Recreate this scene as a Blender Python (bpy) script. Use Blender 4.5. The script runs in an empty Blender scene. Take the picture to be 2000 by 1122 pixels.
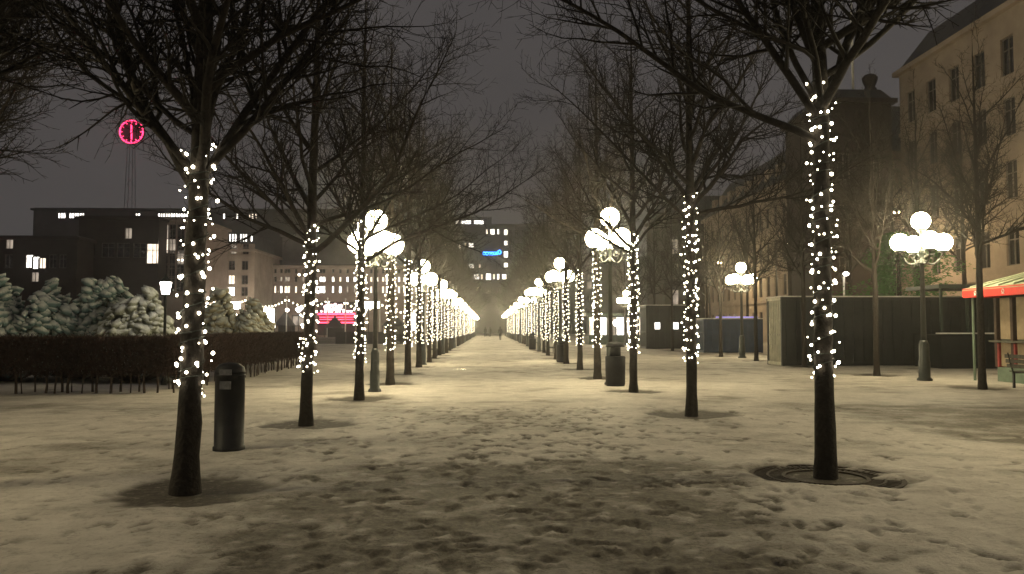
import bpy, math, random
import numpy as np
from mathutils import Vector, Matrix, Euler, noise as mn

# ------------------------------------------------------------------ camera
SC = bpy.context.scene
COL = SC.collection
F, CX, CY = 1600.0, 1000.0, 561.0           # photo focal length and centre in photo pixels
EYE = Vector((0, 0, 1.55))
YAW, PITCH = math.atan(45 / F), math.atan(81 / F)
cam_d = bpy.data.cameras.new('camera')
cam = bpy.data.objects.new('camera', cam_d); COL.objects.link(cam)
cam_d.sensor_width = 36; cam_d.lens = F / 2000 * 36
cam_d.clip_start = 0.05; cam_d.clip_end = 3000
cam.location = EYE
cam.rotation_euler = Euler((math.pi / 2 + PITCH, 0, -YAW), 'XYZ')
SC.camera = cam
CR = cam.rotation_euler.to_matrix()

# ------------------------------------------------------------------ night sky, exposure
SC.view_settings.view_transform = 'Standard'
SC.view_settings.look = 'None'
SC.view_settings.exposure = 0.0
SC.view_settings.gamma = 1.0
SC.view_settings.use_curve_mapping = False
wd = bpy.data.worlds.new('World'); SC.world = wd; wd.use_nodes = True
wn = wd.node_tree; wn.nodes.clear()
wo = wn.nodes.new('ShaderNodeOutputWorld'); wb = wn.nodes.new('ShaderNodeBackground')
wt = wn.nodes.new('ShaderNodeTexCoord'); wz = wn.nodes.new('ShaderNodeTexNoise'); wr = wn.nodes.new('ShaderNodeValToRGB')
wz.inputs['Scale'].default_value = 2.2; wz.inputs['Detail'].default_value = 4
wr.color_ramp.elements[0].position = .3; wr.color_ramp.elements[0].color = (.047, .043, .043, 1)   # city glow under low cloud
wr.color_ramp.elements[1].position = .75; wr.color_ramp.elements[1].color = (.068, .062, .061, 1)
wn.links.new(wt.outputs['Generated'], wz.inputs['Vector']); wn.links.new(wz.outputs['Fac'], wr.inputs['Fac'])
wn.links.new(wr.outputs['Color'], wb.inputs['Color']); wb.inputs['Strength'].default_value = 1.25
wn.links.new(wb.outputs['Background'], wo.inputs['Surface'])

SC.render.engine = 'CYCLES'
cy = SC.cycles
cy.use_light_tree = True
cy.max_bounces = 3; cy.diffuse_bounces = 2; cy.glossy_bounces = 2; cy.transmission_bounces = 2; cy.volume_bounces = 0
cy.sample_clamp_indirect = 1.5
cy.use_denoising = True
cy.caustics_reflective = False; cy.caustics_refractive = False
cy.use_adaptive_sampling = True; cy.adaptive_threshold = 0.02
cy.filter_width = 1.5

GLOBE_L = 80.0
HAZE_D = 0.0012

# ------------------------------------------------------------------ helpers
def ray(px, py): return CR @ Vector(((px - CX) / F, (CY - py) / F, -1.0))
def at(px, py, Y):
    d = ray(px, py); return EYE + d * ((Y - EYE.y) / d.y)

def nodes_mat(name):
    m = bpy.data.materials.new(name); m.use_nodes = True
    nt = m.node_tree; return m, nt, nt.nodes['Principled BSDF']

def mat(name, col, rough=.8, var=.25, scale=6.0, bump=0.0, bscale=None, metal=0.0, spec=.3, col2=None):
    m, nt, b = nodes_mat(name)
    tc = nt.nodes.new('ShaderNodeTexCoord'); nz = nt.nodes.new('ShaderNodeTexNoise'); rp = nt.nodes.new('ShaderNodeValToRGB')
    nz.inputs['Scale'].default_value = scale; nz.inputs['Detail'].default_value = 5; nz.inputs['Roughness'].default_value = .6
    nt.links.new(tc.outputs['Object'], nz.inputs['Vector']); nt.links.new(nz.outputs['Fac'], rp.inputs['Fac'])
    c2 = col2 or tuple(min(1, c * (1 + var)) for c in col)
    c1 = col if col2 else tuple(c * (1 - var) for c in col)
    rp.color_ramp.elements[0].position = .32; rp.color_ramp.elements[1].position = .68
    rp.color_ramp.elements[0].color = (*c1, 1); rp.color_ramp.elements[1].color = (*c2, 1)
    nt.links.new(rp.outputs['Color'], b.inputs['Base Color'])
    b.inputs['Roughness'].default_value = rough; b.inputs['Metallic'].default_value = metal
    b.inputs['Specular IOR Level'].default_value = spec
    if bump:
        n2 = nt.nodes.new('ShaderNodeTexNoise'); n2.inputs['Scale'].default_value = bscale or scale * 4; n2.inputs['Detail'].default_value = 4
        bp = nt.nodes.new('ShaderNodeBump'); bp.inputs['Strength'].default_value = bump; bp.inputs['Distance'].default_value = .02
        nt.links.new(tc.outputs['Object'], n2.inputs['Vector']); nt.links.new(n2.outputs['Fac'], bp.inputs['Height'])
        nt.links.new(bp.outputs['Normal'], b.inputs['Normal'])
    return m

def glow(name, col, strength, sampled=True):
    m, nt, b = nodes_mat(name)
    b.inputs['Base Color'].default_value = (.6, .6, .6, 1); b.inputs['Roughness'].default_value = .4
    b.inputs['Emission Color'].default_value = (*col, 1); b.inputs['Emission Strength'].default_value = strength
    if not sampled: m.cycles.emission_sampling = 'NONE'
    return m

def lit_window_mat(name, col, strength, seed):
    """lit room behind glass: blinds and brighter ceiling lamps inside give uneven emission"""
    m, nt, b = nodes_mat(name)
    tc = nt.nodes.new('ShaderNodeTexCoord'); mp = nt.nodes.new('ShaderNodeMapping'); nz = nt.nodes.new('ShaderNodeTexNoise')
    mp.inputs['Location'].default_value = (seed * 3.1, seed * 1.7, 0); mp.inputs['Scale'].default_value = (1.0, 1.0, .6)
    nz.inputs['Scale'].default_value = 1.6; nz.inputs['Detail'].default_value = 2
    rp = nt.nodes.new('ShaderNodeValToRGB'); rp.color_ramp.elements[0].position = .35; rp.color_ramp.elements[1].position = .65
    rp.color_ramp.elements[0].color = tuple(c * .45 for c in col) + (1,); rp.color_ramp.elements[1].color = (*col, 1)
    nt.links.new(tc.outputs['Object'], mp.inputs['Vector']); nt.links.new(mp.outputs['Vector'], nz.inputs['Vector'])
    nt.links.new(nz.outputs['Fac'], rp.inputs['Fac']); nt.links.new(rp.outputs['Color'], b.inputs['Emission Color'])
    b.inputs['Emission Strength'].default_value = strength; b.inputs['Base Color'].default_value = (.05, .05, .05, 1)
    b.inputs['Roughness'].default_value = .2
    m.cycles.emission_sampling = 'NONE'
    return m

class MB:
    def __init__(s): s.v = []; s.f = []
    def quad(s, a, b, c, d):
        n = len(s.v); s.v += [tuple(a), tuple(b), tuple(c), tuple(d)]; s.f.append((n, n + 1, n + 2, n + 3)); return s
    def box(s, x0, x1, y0, y1, z0, z1):
        n = len(s.v)
        s.v += [(x0, y0, z0), (x1, y0, z0), (x1, y1, z0), (x0, y1, z0), (x0, y0, z1), (x1, y0, z1), (x1, y1, z1), (x0, y1, z1)]
        s.f += [tuple(n + i for i in q) for q in ((0, 3, 2, 1), (4, 5, 6, 7), (0, 1, 5, 4), (1, 2, 6, 5), (2, 3, 7, 6), (3, 0, 4, 7))]
        return s
    def lathe(s, prof, n=16, cx=0, cy=0, cap=True):
        b = len(s.v)
        for r, z in prof:
            for k in range(n):
                a = 2 * math.pi * k / n; s.v.append((cx + r * math.cos(a), cy + r * math.sin(a), z))
        for i in range(len(prof) - 1):
            for k in range(n):
                a0 = b + i * n + k; a1 = b + i * n + (k + 1) % n
                s.f.append((a0, a1, a1 + n, a0 + n))
        if cap:
            s.f.append(tuple(b + k for k in reversed(range(n))))
            s.f.append(tuple(b + (len(prof) - 1) * n + k for k in range(n)))
        return s
    def tube(s, pts, rads, n=6, cap=False):
        b = len(s.v); m = len(pts)
        for i in range(m):
            p = pts[i]
            q0 = pts[i - 1] if i else pts[0]; q1 = pts[i + 1] if i < m - 1 else pts[m - 1]
            tx, ty, tz = q1[0] - q0[0], q1[1] - q0[1], q1[2] - q0[2]
            l = math.sqrt(tx * tx + ty * ty + tz * tz) or 1e-9; tx /= l; ty /= l; tz /= l
            if abs(tz) < .9: ux, uy, uz = ty, -tx, 0.0
            else: ux, uy, uz = 0.0, tz, -ty
            l = math.sqrt(ux * ux + uy * uy + uz * uz) or 1e-9; ux /= l; uy /= l; uz /= l
            wx, wy, wz_ = ty * uz - tz * uy, tz * ux - tx * uz, tx * uy - ty * ux
            r = rads[i]
            for k in range(n):
                c = CS[n][k]; s.v.append((p[0] + r * (c[0] * ux + c[1] * wx), p[1] + r * (c[0] * uy + c[1] * wy), p[2] + r * (c[0] * uz + c[1] * wz_)))
        for i in range(m - 1):
            for k in range(n):
                a0 = b + i * n + k; a1 = b + i * n + (k + 1) % n
                s.f.append((a0, a1, a1 + n, a0 + n))
        if cap:
            s.f.append(tuple(b + k for k in reversed(range(n)))); s.f.append(tuple(b + (m - 1) * n + k for k in range(n)))
        return s
    def sphere(s, c, r, n=16, m=10, sq=1.0):
        prof = []
        for i in range(m + 1):
            a = -math.pi / 2 + math.pi * i / m; prof.append((max(1e-4, r * math.cos(a)), c[2] + r * sq * math.sin(a)))
        return s.lathe(prof, n, c[0], c[1], cap=False)
    def mesh(s, name, smooth=False):
        me = bpy.data.meshes.new(name); me.from_pydata(s.v, [], s.f)
        if smooth: me.polygons.foreach_set('use_smooth', [True] * len(me.polygons))
        me.update(); return me
    def build(s, name, m, parent=None, smooth=False, bevel=0):
        return obj(name, s.mesh(name, smooth), m, parent, bevel)
CS = {n: [(math.cos(2 * math.pi * k / n), math.sin(2 * math.pi * k / n)) for k in range(n)] for n in range(3, 33)}

def obj(name, me, m=None, parent=None, bevel=0):
    o = bpy.data.objects.new(name, me); COL.objects.link(o)
    if m and not len(me.materials): me.materials.append(m)
    if parent: o.parent = parent
    if bevel:
        bv = o.modifiers.new('bevel', 'BEVEL'); bv.width = bevel; bv.segments = 2; bv.limit_method = 'ANGLE'
    return o
def tag(o, label, cat, group=None):
    o['label'] = label; o['category'] = cat
    if group: o['group'] = group
    return o
def thing(name, label, cat, loc=(0, 0, 0), rz=0.0, group=None):
    o = bpy.data.objects.new(name, None); COL.objects.link(o); o.empty_display_size = .2
    o.location = loc; o.rotation_euler = (0, 0, rz); return tag(o, label, cat, group)
def struct(o): o['kind'] = 'structure'; return o
def stuff(o): o['kind'] = 'stuff'; return o
def dup(root, loc, rz, label=None, scale=None):
    r = root.copy(); COL.objects.link(r); r.location = loc; r.rotation_euler = (0, 0, rz)
    if scale: r.scale = scale
    if label: r['label'] = label
    for ch in list(root.children):
        c = ch.copy(); COL.objects.link(c); c.parent = r
        for g in list(ch.children):
            d = g.copy(); COL.objects.link(d); d.parent = c
    return r
ORD = 'first second third fourth fifth sixth seventh eighth ninth tenth eleventh twelfth thirteenth fourteenth fifteenth sixteenth seventeenth eighteenth nineteenth twentieth'.split()
ORD += ['twenty-' + o for o in ORD[:9]] + ['thirtieth'] + ['thirty-' + o for o in ORD[:9]]

# ------------------------------------------------------------------ materials
M = {}
M['bark'] = mat('bark', (.024, .019, .015), .9, .45, 14, .8, 30)
M['twig'] = mat('twig_bark', (.017, .013, .010), .85, .3, 5)
M['iron'] = mat('black_iron', (.018, .018, .019), .45, .3, 9, .15, spec=.5)
M['lamp_iron'] = mat('lamp_green_black_paint', (.020, .024, .021), .4, .3, 9, .1, spec=.5)
M['bin'] = mat('bin_dark_paint', (.010, .010, .012), .55, .35, 7, .15, spec=.25)
M['plate'] = mat('bin_plate', (.10, .10, .11), .5, .4, 18)
M['globe'] = glow('opal_globe_lit', (1.0, .85, .51), GLOBE_L)
M['bulb'] = glow('fairy_bulb', (1.0, .90, .66), 22)
M['bulb_far'] = glow('fairy_bulb_small', (1.0, .88, .62), 16, sampled=False)
M['cable'] = mat('dark_cable', (.02, .025, .02), .6, .2)
M['soil'] = mat('frozen_soil', (.045, .036, .026), .95, .4, 20, .6)
M['rust'] = mat('rusty_cast_iron', (.05, .038, .028), .75, .4, 20, .4)
M['hedge_stem'] = mat('hedge_stem', (.05, .036, .028), .9, .35, 12)
M['hedge_twig'] = mat('hedge_twig', (.030, .019, .015), .9, .4, 9)
M['hedge_leaf'] = mat('hedge_dry_leaf', (.034, .016, .012), .85, .5, 9)
M['dwall'] = mat('dark_brick', (.040, .032, .029), .9, .3, .9, .2, 6)
M['dwall2'] = mat('dark_render', (.06, .056, .058), .9, .3, .4)
M['tan'] = mat('pale_sandstone', (.33, .27, .22), .9, .22, .5, .2, 5)
M['tan2'] = mat('pinkish_stone', (.30, .24, .21), .9, .2, .5, .2, 5)
M['grey'] = mat('grey_stone', (.17, .16, .155), .9, .2, .5)
M['roofd'] = mat('dark_sheet_roof', (.05, .05, .055), .6, .3, .8)
M['frame'] = mat('window_frame_paint', (.16, .14, .13), .6, .2, 5)
M['glass'] = mat('dark_window_glass', (.016, .017, .020), .12, .3, 2, spec=.6)
M['lit'] = [lit_window_mat('lit_window_white', (1, .93, .82), 5, 1), lit_window_mat('lit_window_warm', (1, .84, .66), 2.4, 2),
            lit_window_mat('lit_window_dim', (.8, .66, .52), .7, 3), lit_window_mat('lit_window_bright', (1, .95, .88), 8, 4)]
M['snow'] = mat('snow_cap', (.62, .60, .57), .8, .12, 6, .5, 14)
M['cont'] = mat('container_paint', (.014, .016, .016), .55, .35, 2, .2, 12)
M['cont_end_lit'] = mat('container_end_lamplit', (.42, .40, .31), .55, .25, 3, .2, 12)  # lamplight on the container end, put into a paler colour
M['blue'] = mat('blue_shed_paint', (.018, .034, .07), .5, .3, 2)
M['dgreen'] = mat('dark_green_paint', (.030, .045, .036), .55, .3, 3)
M['lgreen'] = mat('kiosk_green_paint', (.15, .20, .15), .6, .2, 4)
M['red'] = mat('red_awning', (.60, .035, .028), .6, .15, 5)
M['white'] = mat('white_paint', (.75, .74, .70), .6, .1, 5)
M['panel'] = mat('kiosk_tan_panel', (.34, .26, .17), .6, .2, 3, .1)
M['brown'] = mat('kiosk_brown_post', (.06, .035, .025), .6, .3, 8)
M['redpost'] = mat('kiosk_red_trim', (.33, .05, .05), .6, .2, 6)
M['roofg'] = mat('copper_green_roof', (.36, .42, .26), .6, .22, 2.5, .2, col2=(.52, .54, .40))
M['wood'] = mat('bench_wood', (.07, .065, .05), .6, .3, 12)
M['granite'] = mat('granite', (.20, .19, .185), .8, .25, 12)
M['street_lens'] = glow('street_lens', (1.0, .74, .38), 1500)
M['lantern'] = glow('lantern_glass', (1.0, .90, .82), 20)
M['neon_red'] = glow('neon_red', (1.0, .03, .10), 6.0, False)
M['neon_pink'] = glow('neon_pink_white', (1.0, .6, .6), 9.0, False)
M['neon_clock'] = glow('neon_clock', (1.0, .03, .13), 5.5, False)
M['neon_blue'] = glow('neon_blue', (.02, .22, 1.0), 8.0, False)
M['white_lit'] = glow('white_lit_panel', (1, .95, .92), 2.4, False)
M['shop'] = glow('shop_glow', (1, .86, .66), 22)
M['violet'] = glow('violet_strip', (.25, .2, 1.0), 1.0, False)

# ------------------------------------------------------------------ layout numbers
LX, RX = -2.80, 3.46
def gnd(px, py):
    d = ray(px, py); return EYE + d * (-EYE.z / d.z)
L_POS = [(gnd(*q).x, gnd(*q).y) for q in ((363, 960), (598, 829), (701, 780))]
R_POS = [(gnd(*q).x, gnd(*q).y) for q in ((1612, 930), (1350, 811), (1238, 765))]
L_POS += [(LX, L_POS[2][1] + 4.95 * k) for k in range(1, 28)]
R_POS += [(RX, R_POS[2][1] + 5.4 * k) for k in range(1, 26)]
L_LAMP = [20.3 + 14.85 * k for k in range(11)]
R_LAMP = [22.6 + 16.2 * k for k in range(10)]

# ------------------------------------------------------------------ ground: one sheet of trodden snow
rs = np.random.RandomState(7)
def vnoise(x, y, seed):
    r = np.random.RandomState(seed); T = r.rand(256, 256)
    xi = np.floor(x).astype(int); yi = np.floor(y).astype(int); fx = x - xi; fy = y - yi
    fx = fx * fx * (3 - 2 * fx); fy = fy * fy * (3 - 2 * fy)
    a = T[xi % 256, yi % 256]; b = T[(xi + 1) % 256, yi % 256]; c = T[xi % 256, (yi + 1) % 256]; d = T[(xi + 1) % 256, (yi + 1) % 256]
    return (a * (1 - fx) + b * fx) * (1 - fy) + (c * (1 - fx) + d * fx) * fy
def fbm(x, y, s, seed, o=4):
    v = 0; a = .5; t = 0
    for i in range(o):
        v = v + a * vnoise(x * s + 31.7 * i, y * s + 11.3 * i, seed + i); t += a; a *= .55; s *= 2.03
    return v / t
def smooth(e0, e1, v):
    t = np.clip((v - e0) / (e1 - e0), 0, 1); return t * t * (3 - 2 * t)

def ground():
    fx = list(np.arange(-7.5, 8.5, .034)); g = .036
    lo = []; v = fx[0]; st = .034
    while v > -700: st *= 1.045; v -= st; lo.append(v)
    hi = []; v = fx[-1]; st = .034
    while v < 700: st *= 1.045; v += st; hi.append(v)
    xs = np.array(lo[::-1] + fx + hi)
    ys = [-60, -30, -12, -4, 0, 2]; v = 3.0; st = .034
    while v < 1200:
        ys.append(v)
        if v > 12: st *= 1.017
        v += st
    ys = np.array(ys)
    X, Y = np.meshgrid(xs, ys)
    near = np.exp(-np.maximum(0, Y - 24) / 25)
    z = (fbm(X, Y, .35, 3, 3) - .5) * .02 + (fbm(X, Y, 2.2, 9, 4) - .5) * .010 * near + (fbm(X, Y, 9, 21, 3) - .5) * .006 * near
    # --- wear: thin grey slush where most people walk, with foreground shade painted in
    big = fbm(X, Y * 1.0, .55, 41, 4); mid = fbm(X, Y, 2.6, 51, 4)
    wob = (fbm(X, Y, .9, 61, 3) - .5)
    core = smooth(3.0, 1.4, np.abs(X - .35) + wob * 1.6) * smooth(10.3, 8.6, Y + wob * 2.2)  # trodden snow, darkened further by shade put into the colour
    ctr = smooth(2.6, .6, np.abs(X - .1) + wob) * .16 * smooth(3, 12, Y) * smooth(60, 25, Y)
    band = smooth(-.5, .7, X - (5.7 + (17 - Y) * .17) + wob * 1.5) * smooth(17.6, 15.8, Y + wob) * smooth(16, 11, X)
    patch = smooth(.50, .66, big) * .55
    left = smooth(.52, .62, fbm(X + 40, Y * 2.6, .8, 77, 3)) * .4
    wear_shade = np.clip(core * .86 + band * .62 + ctr + patch * .55 + left * .5, 0, 1)
    wear_shade = np.clip(wear_shade * (.55 + .9 * mid) + (mid - .5) * .5, 0, 1)
    # --- footprints
    N = 1500
    px = np.where(rs.rand(N) < .6, rs.normal(.4, 1.9, N), rs.uniform(-7, 8, N)); py = 3.4 + 13 * rs.rand(N) ** 1.15
    ang = np.where(rs.rand(N) < .6, rs.normal(0, .35, N), rs.uniform(-1.6, 1.6, N))
    dep = rs.uniform(.006, .019, N) * np.where(np.abs(px - .3) < 2.4, 1, .8)
    for k in range(N):
        i0, i1 = np.searchsorted(xs, [px[k] - .26, px[k] + .26]); j0, j1 = np.searchsorted(ys, [py[k] - .26, py[k] + .26])
        if i1 - i0 < 3 or j1 - j0 < 2: continue
        x = X[j0:j1, i0:i1] - px[k]; y = Y[j0:j1, i0:i1] - py[k]
        c, s = math.cos(ang[k]), math.sin(ang[k]); u = x * c + y * s; w = -x * s + y * c
        d = np.sqrt((u / (.055 + .012 * np.sign(w))) ** 2 + (w / .145) ** 2)
        z[j0:j1, i0:i1] += -dep[k] * smooth(1.05, .7, d) + dep[k] * .35 * np.exp(-((d - 1.35) / .22) ** 2)
        wear_shade[j0:j1, i0:i1] = np.clip(wear_shade[j0:j1, i0:i1] + .62 * smooth(1.05, .6, d) * (dep[k] / .015), 0, 1)
    # --- crumbs of kicked-up snow
    N = 900
    cxs = rs.uniform(-5, 7, N); cys = 3.4 + 9 * rs.rand(N)
    for k in range(N):
        i0, i1 = np.searchsorted(xs, [cxs[k] - .12, cxs[k] + .12]); j0, j1 = np.searchsorted(ys, [cys[k] - .12, cys[k] + .12])
        x = X[j0:j1, i0:i1] - cxs[k]; y = Y[j0:j1, i0:i1] - cys[k]; r = rs.uniform(.03, .075)
        e = np.exp(-(x * x + y * y) / (r * r)); z[j0:j1, i0:i1] += e * r * .2
        wear_shade[j0:j1, i0:i1] *= 1 - .7 * e
    # --- melted pits round the trunks
    soil = np.zeros_like(X)
    for dd in (L_POS, R_POS, [(12.8, y_) for y_ in (21, 26.8, 33, 39, 45, 51, 57, 63)]):
        for n, (xx, yy) in enumerate(dd):
            i0, i1 = np.searchsorted(xs, [xx - 2, xx + 2]); j0, j1 = np.searchsorted(ys, [yy - 2, yy + 2])
            x = X[j0:j1, i0:i1] - xx; y = Y[j0:j1, i0:i1] - yy
            w = (fbm(X[j0:j1, i0:i1], Y[j0:j1, i0:i1], 2.0, 90 + n, 3) - .5)
            d = np.sqrt(x * x + (y - .08) ** 2) + w * .7
            s_ = smooth(.82, .60, d); soil[j0:j1, i0:i1] = np.maximum(soil[j0:j1, i0:i1], s_)
            z[j0:j1, i0:i1] = z[j0:j1, i0:i1] * (1 - s_) - .022 * s_ + .018 * np.exp(-((d - .95) / .14) ** 2)
    z -= z.max() * 0
    nY, nX = X.shape
    co = np.empty((nY * nX, 3), np.float32); co[:, 0] = X.ravel(); co[:, 1] = Y.ravel(); co[:, 2] = z.ravel()
    idx = np.arange(nY * nX).reshape(nY, nX)
    q = np.stack([idx[:-1, :-1], idx[:-1, 1:], idx[1:, 1:], idx[1:, :-1]], -1).reshape(-1, 4)
    me = bpy.data.meshes.new('ground'); me.vertices.add(len(co)); me.vertices.foreach_set('co', co.ravel())
    me.loops.add(q.size); me.loops.foreach_set('vertex_index', q.ravel().astype(np.int32))
    me.polygons.add(len(q)); me.polygons.foreach_set('loop_start', np.arange(0, q.size, 4, dtype=np.int32))
    me.polygons.foreach_set('use_smooth', np.ones(len(q), bool)); me.update(calc_edges=True)
    for nm, arr in (('wear_shade', wear_shade), ('soil', soil)):
        a = me.attributes.new(nm, 'FLOAT', 'POINT'); a.data.foreach_set('value', arr.ravel().astype(np.float32))
    m, nt, b = nodes_mat('trodden_snow')
    L = nt.links.new
    tc = nt.nodes.new('ShaderNodeTexCoord')
    def attr(n): a = nt.nodes.new('ShaderNodeAttribute'); a.attribute_name = n; return a.outputs['Fac']
    def noise(s, d=5, r=.6):
        n = nt.nodes.new('ShaderNodeTexNoise'); n.inputs['Scale'].default_value = s; n.inputs['Detail'].default_value = d; n.inputs['Roughness'].default_value = r
        L(tc.outputs['Object'], n.inputs['Vector']); return n.outputs['Fac']
    def ramp(f, e):
        r = nt.nodes.new('ShaderNodeValToRGB'); L(f, r.inputs['Fac'])
        r.color_ramp.elements[0].position, r.color_ramp.elements[0].color = e[0][0], (*e[0][1], 1)
        r.color_ramp.elements[1].position, r.color_ramp.elements[1].color = e[1][0], (*e[1][1], 1); return r.outputs['Color']
    def mix(f, a, b_):
        x = nt.nodes.new('ShaderNodeMix'); x.data_type = 'RGBA'; L(f, x.inputs['Factor']); L(a, x.inputs['A']); L(b_, x.inputs['B']); return x.outputs['Result']
    def mth(op, a, b_):
        x = nt.nodes.new('ShaderNodeMath'); x.operation = op; x.use_clamp = True
        for i, v in enumerate((a, b_)):
            if isinstance(v, (int, float)): x.inputs[i].default_value = v
            else: L(v, x.inputs[i])
        return x.outputs[0]
    snow = ramp(noise(3.0), ((.3, (.48, .44, .385)), (.7, (.63, .585, .52))))
    slush = ramp(noise(16, 6, .7), ((.36, (.055, .046, .033)), (.66, (.19, .165, .125))))
    wfac = mth('ADD', attr('wear_shade'), mth('MULTIPLY', mth('SUBTRACT', noise(13, 7, .78), .5), 2.6))
    wfac = mth('SUBTRACT', wfac, .04)
    c1 = mix(wfac, snow, slush)
    soilc = ramp(noise(24, 5, .7), ((.36, (.030, .024, .017)), (.68, (.095, .078, .056))))
    sf = mth('MULTIPLY', mth('MULTIPLY', attr('soil'), .97), mth('SUBTRACT', 1.0, mth('MULTIPLY', mth('SUBTRACT', noise(11, 6, .75), .54), 3.2)))
    grit = mth('MULTIPLY', mth('GREATER_THAN', noise(34, 2, .5), .66), mth('ADD', mth('MULTIPLY', attr('wear_shade'), .6), .15))
    c1 = mix(grit, c1, ramp(noise(60), ((.3, (.05, .04, .03)), (.7, (.11, .09, .07)))))
    L(mix(sf, c1, soilc), b.inputs['Base Color'])
    b.inputs['Roughness'].default_value = .72; b.inputs['Specular IOR Level'].default_value = .25
    bp = nt.nodes.new('ShaderNodeBump'); bp.inputs['Strength'].default_value = .55; bp.inputs['Distance'].default_value = .02
    L(noise(26, 6, .7), bp.inputs['Height']); L(bp.outputs['Normal'], b.inputs['Normal'])
    o = obj('ground', me, m); return struct(o)
ground()

# ------------------------------------------------------------------ trees
def gen_tree(seed, H=9.5, h0=3.2, r0=.125, spread=3.7, nl=15, lean=(0, 0), extra=(), dens=1.0, tw=.0031):
    R = random.Random(seed); tm, cm = MB(), MB()
    n = 64; path = []; rad = []; wx = wy = 0.0
    for i in range(n):
        z = -.12 + (H + .12) * i / (n - 1)
        wx += R.gauss(0, .0032); wy += R.gauss(0, .0032)
        path.append((wx + lean[0] * z, wy + lean[1] * z, z))
        base = r0 * (1 - .22 * min(1, max(z, 0) / h0))
        if z > h0: base *= max(.06, 1 - .95 * ((z - h0) / (H - h0)) ** 1.15)
        base *= 1 + .28 * math.exp(-max(z, 0) / .16) + R.uniform(-.04, .04)
        rad.append(base)
    tm.tube(path, rad, 14)
    for i_, (vx, vy, vz) in enumerate(tm.v):     # furrows and knots
        q = Vector((vx * 13 + seed, vy * 13, vz * 2.6)); k = .010 * mn.noise(q) + .018 * max(0, mn.noise(Vector((vx * 5, vy * 5 + seed, vz * 1.3))) - .25)
        px_, py_, _ = path[i_ // 14]; l = math.hypot(vx - px_, vy - py_) or 1; tm.v[i_] = (vx + (vx - px_) / l * k, vy + (vy - py_) / l * k, vz)
    def tpos(z):
        t = (z + .12) / (H + .12) * (n - 1); i = min(n - 2, max(0, int(t))); f = t - i
        return tuple(path[i][k] * (1 - f) + path[i + 1][k] * f for k in range(3)), rad[i] * (1 - f) + rad[i + 1] * f
    def norm(d):
        l = math.sqrt(d[0] ** 2 + d[1] ** 2 + d[2] ** 2) or 1e-9; return (d[0] / l, d[1] / l, d[2] / l)
    def grow(p, d, Lg, r, lv):
        segs = {1: max(7, int(Lg / .3)), 2: max(4, int(Lg / .2)), 3: max(2, int(Lg / .14)), 4: 1}[lv]
        jit = {1: .085, 2: .13, 3: .15, 4: 0}[lv]; up = {1: .035, 2: .045, 3: .03, 4: 0}[lv]
        pts = [p]; rr = [r]; st = Lg / segs; dirs = [d]
        for i in range(segs):
            d = norm((d[0] + R.gauss(0, jit), d[1] + R.gauss(0, jit), d[2] + R.gauss(0, jit) + up))
            p = (p[0] + d[0] * st, p[1] + d[1] * st, p[2] + d[2] * st)
            pts.append(p); dirs.append(d); f = (i + 1) / segs
            rr.append(max(tw, r * (1 - .88 * f)) if lv < 3 else max(tw * .7, r * (1 - .6 * f)))
        (tm if lv == 1 else cm).tube(pts, rr, {1: 7, 2: 5, 3: 3, 4: 3}[lv])
        if lv == 4: return
        sp = {1: .155, 2: .11, 3: .115}[lv] / dens
        s = Lg * {1: .16, 2: .12, 3: .15}[lv]; side = 1
        while s < Lg:
            f = s / Lg; i = min(segs - 1, int(f * segs)); ff = f * segs - i
            q = tuple(pts[i][k] * (1 - ff) + pts[i + 1][k] * ff for k in range(3)); b = dirs[i + 1]
            a = norm((R.gauss(0, 1), R.gauss(0, 1), R.gauss(.25, .8)))
            dt = a[0] * b[0] + a[1] * b[1] + a[2] * b[2]; a = norm((a[0] - dt * b[0], a[1] - dt * b[1], a[2] - dt * b[2]))
            th = R.uniform(.55, 1.05); c = norm(tuple(b[k] * math.cos(th) + a[k] * math.sin(th) for k in range(3)))
            if lv == 1: l = Lg * R.uniform(.18, .42) * (1.1 - .55 * f)
            elif lv == 2: l = min(.75, Lg * R.uniform(.25, .55)) * (1.1 - .45 * f) + .05
            else: l = R.uniform(.05, .17)
            rc = rr[i] * {1: .58, 2: .55, 3: .7}[lv]
            grow(q, c, l, max(tw, rc), lv + 1)
            s += sp * R.uniform(.6, 1.5)
    az = R.uniform(0, 6.28)
    for i in range(nl):
        t = (i + .2) / nl; z = h0 * .97 + (H * .86 - h0) * t ** 1.15
        az += 2.4 + R.uniform(-.4, .4); el = (R.uniform(.7, 1.1) if R.random() < .72 else R.uniform(.3, .55)) + .2 * t
        p, r = tpos(z)
        grow(p, (math.cos(az) * math.cos(el), math.sin(az) * math.cos(el), math.sin(el)), spread * (1.05 - .6 * t) * R.uniform(.8, 1.12), r * R.uniform(.5, .7), 1)
    for z, a, el, l, rr_ in extra:
        p, r = tpos(z); grow(p, (math.cos(a) * math.cos(el), math.sin(a) * math.cos(el), math.sin(el)), l, rr_, 1)
    p, r = tpos(H * .985); grow(p, (0, 0, 1), .9, r, 2)
    return tm.mesh('trunk', True), cm.mesh('crown', True), tpos

def star_bulb_mesh(r):
    b = MB(); b.sphere((0, 0, 0), r, 6, 3); return b.mesh('bulb', True)
BULB = star_bulb_mesh(.0125); BULB.materials.append(M['bulb'])

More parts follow.
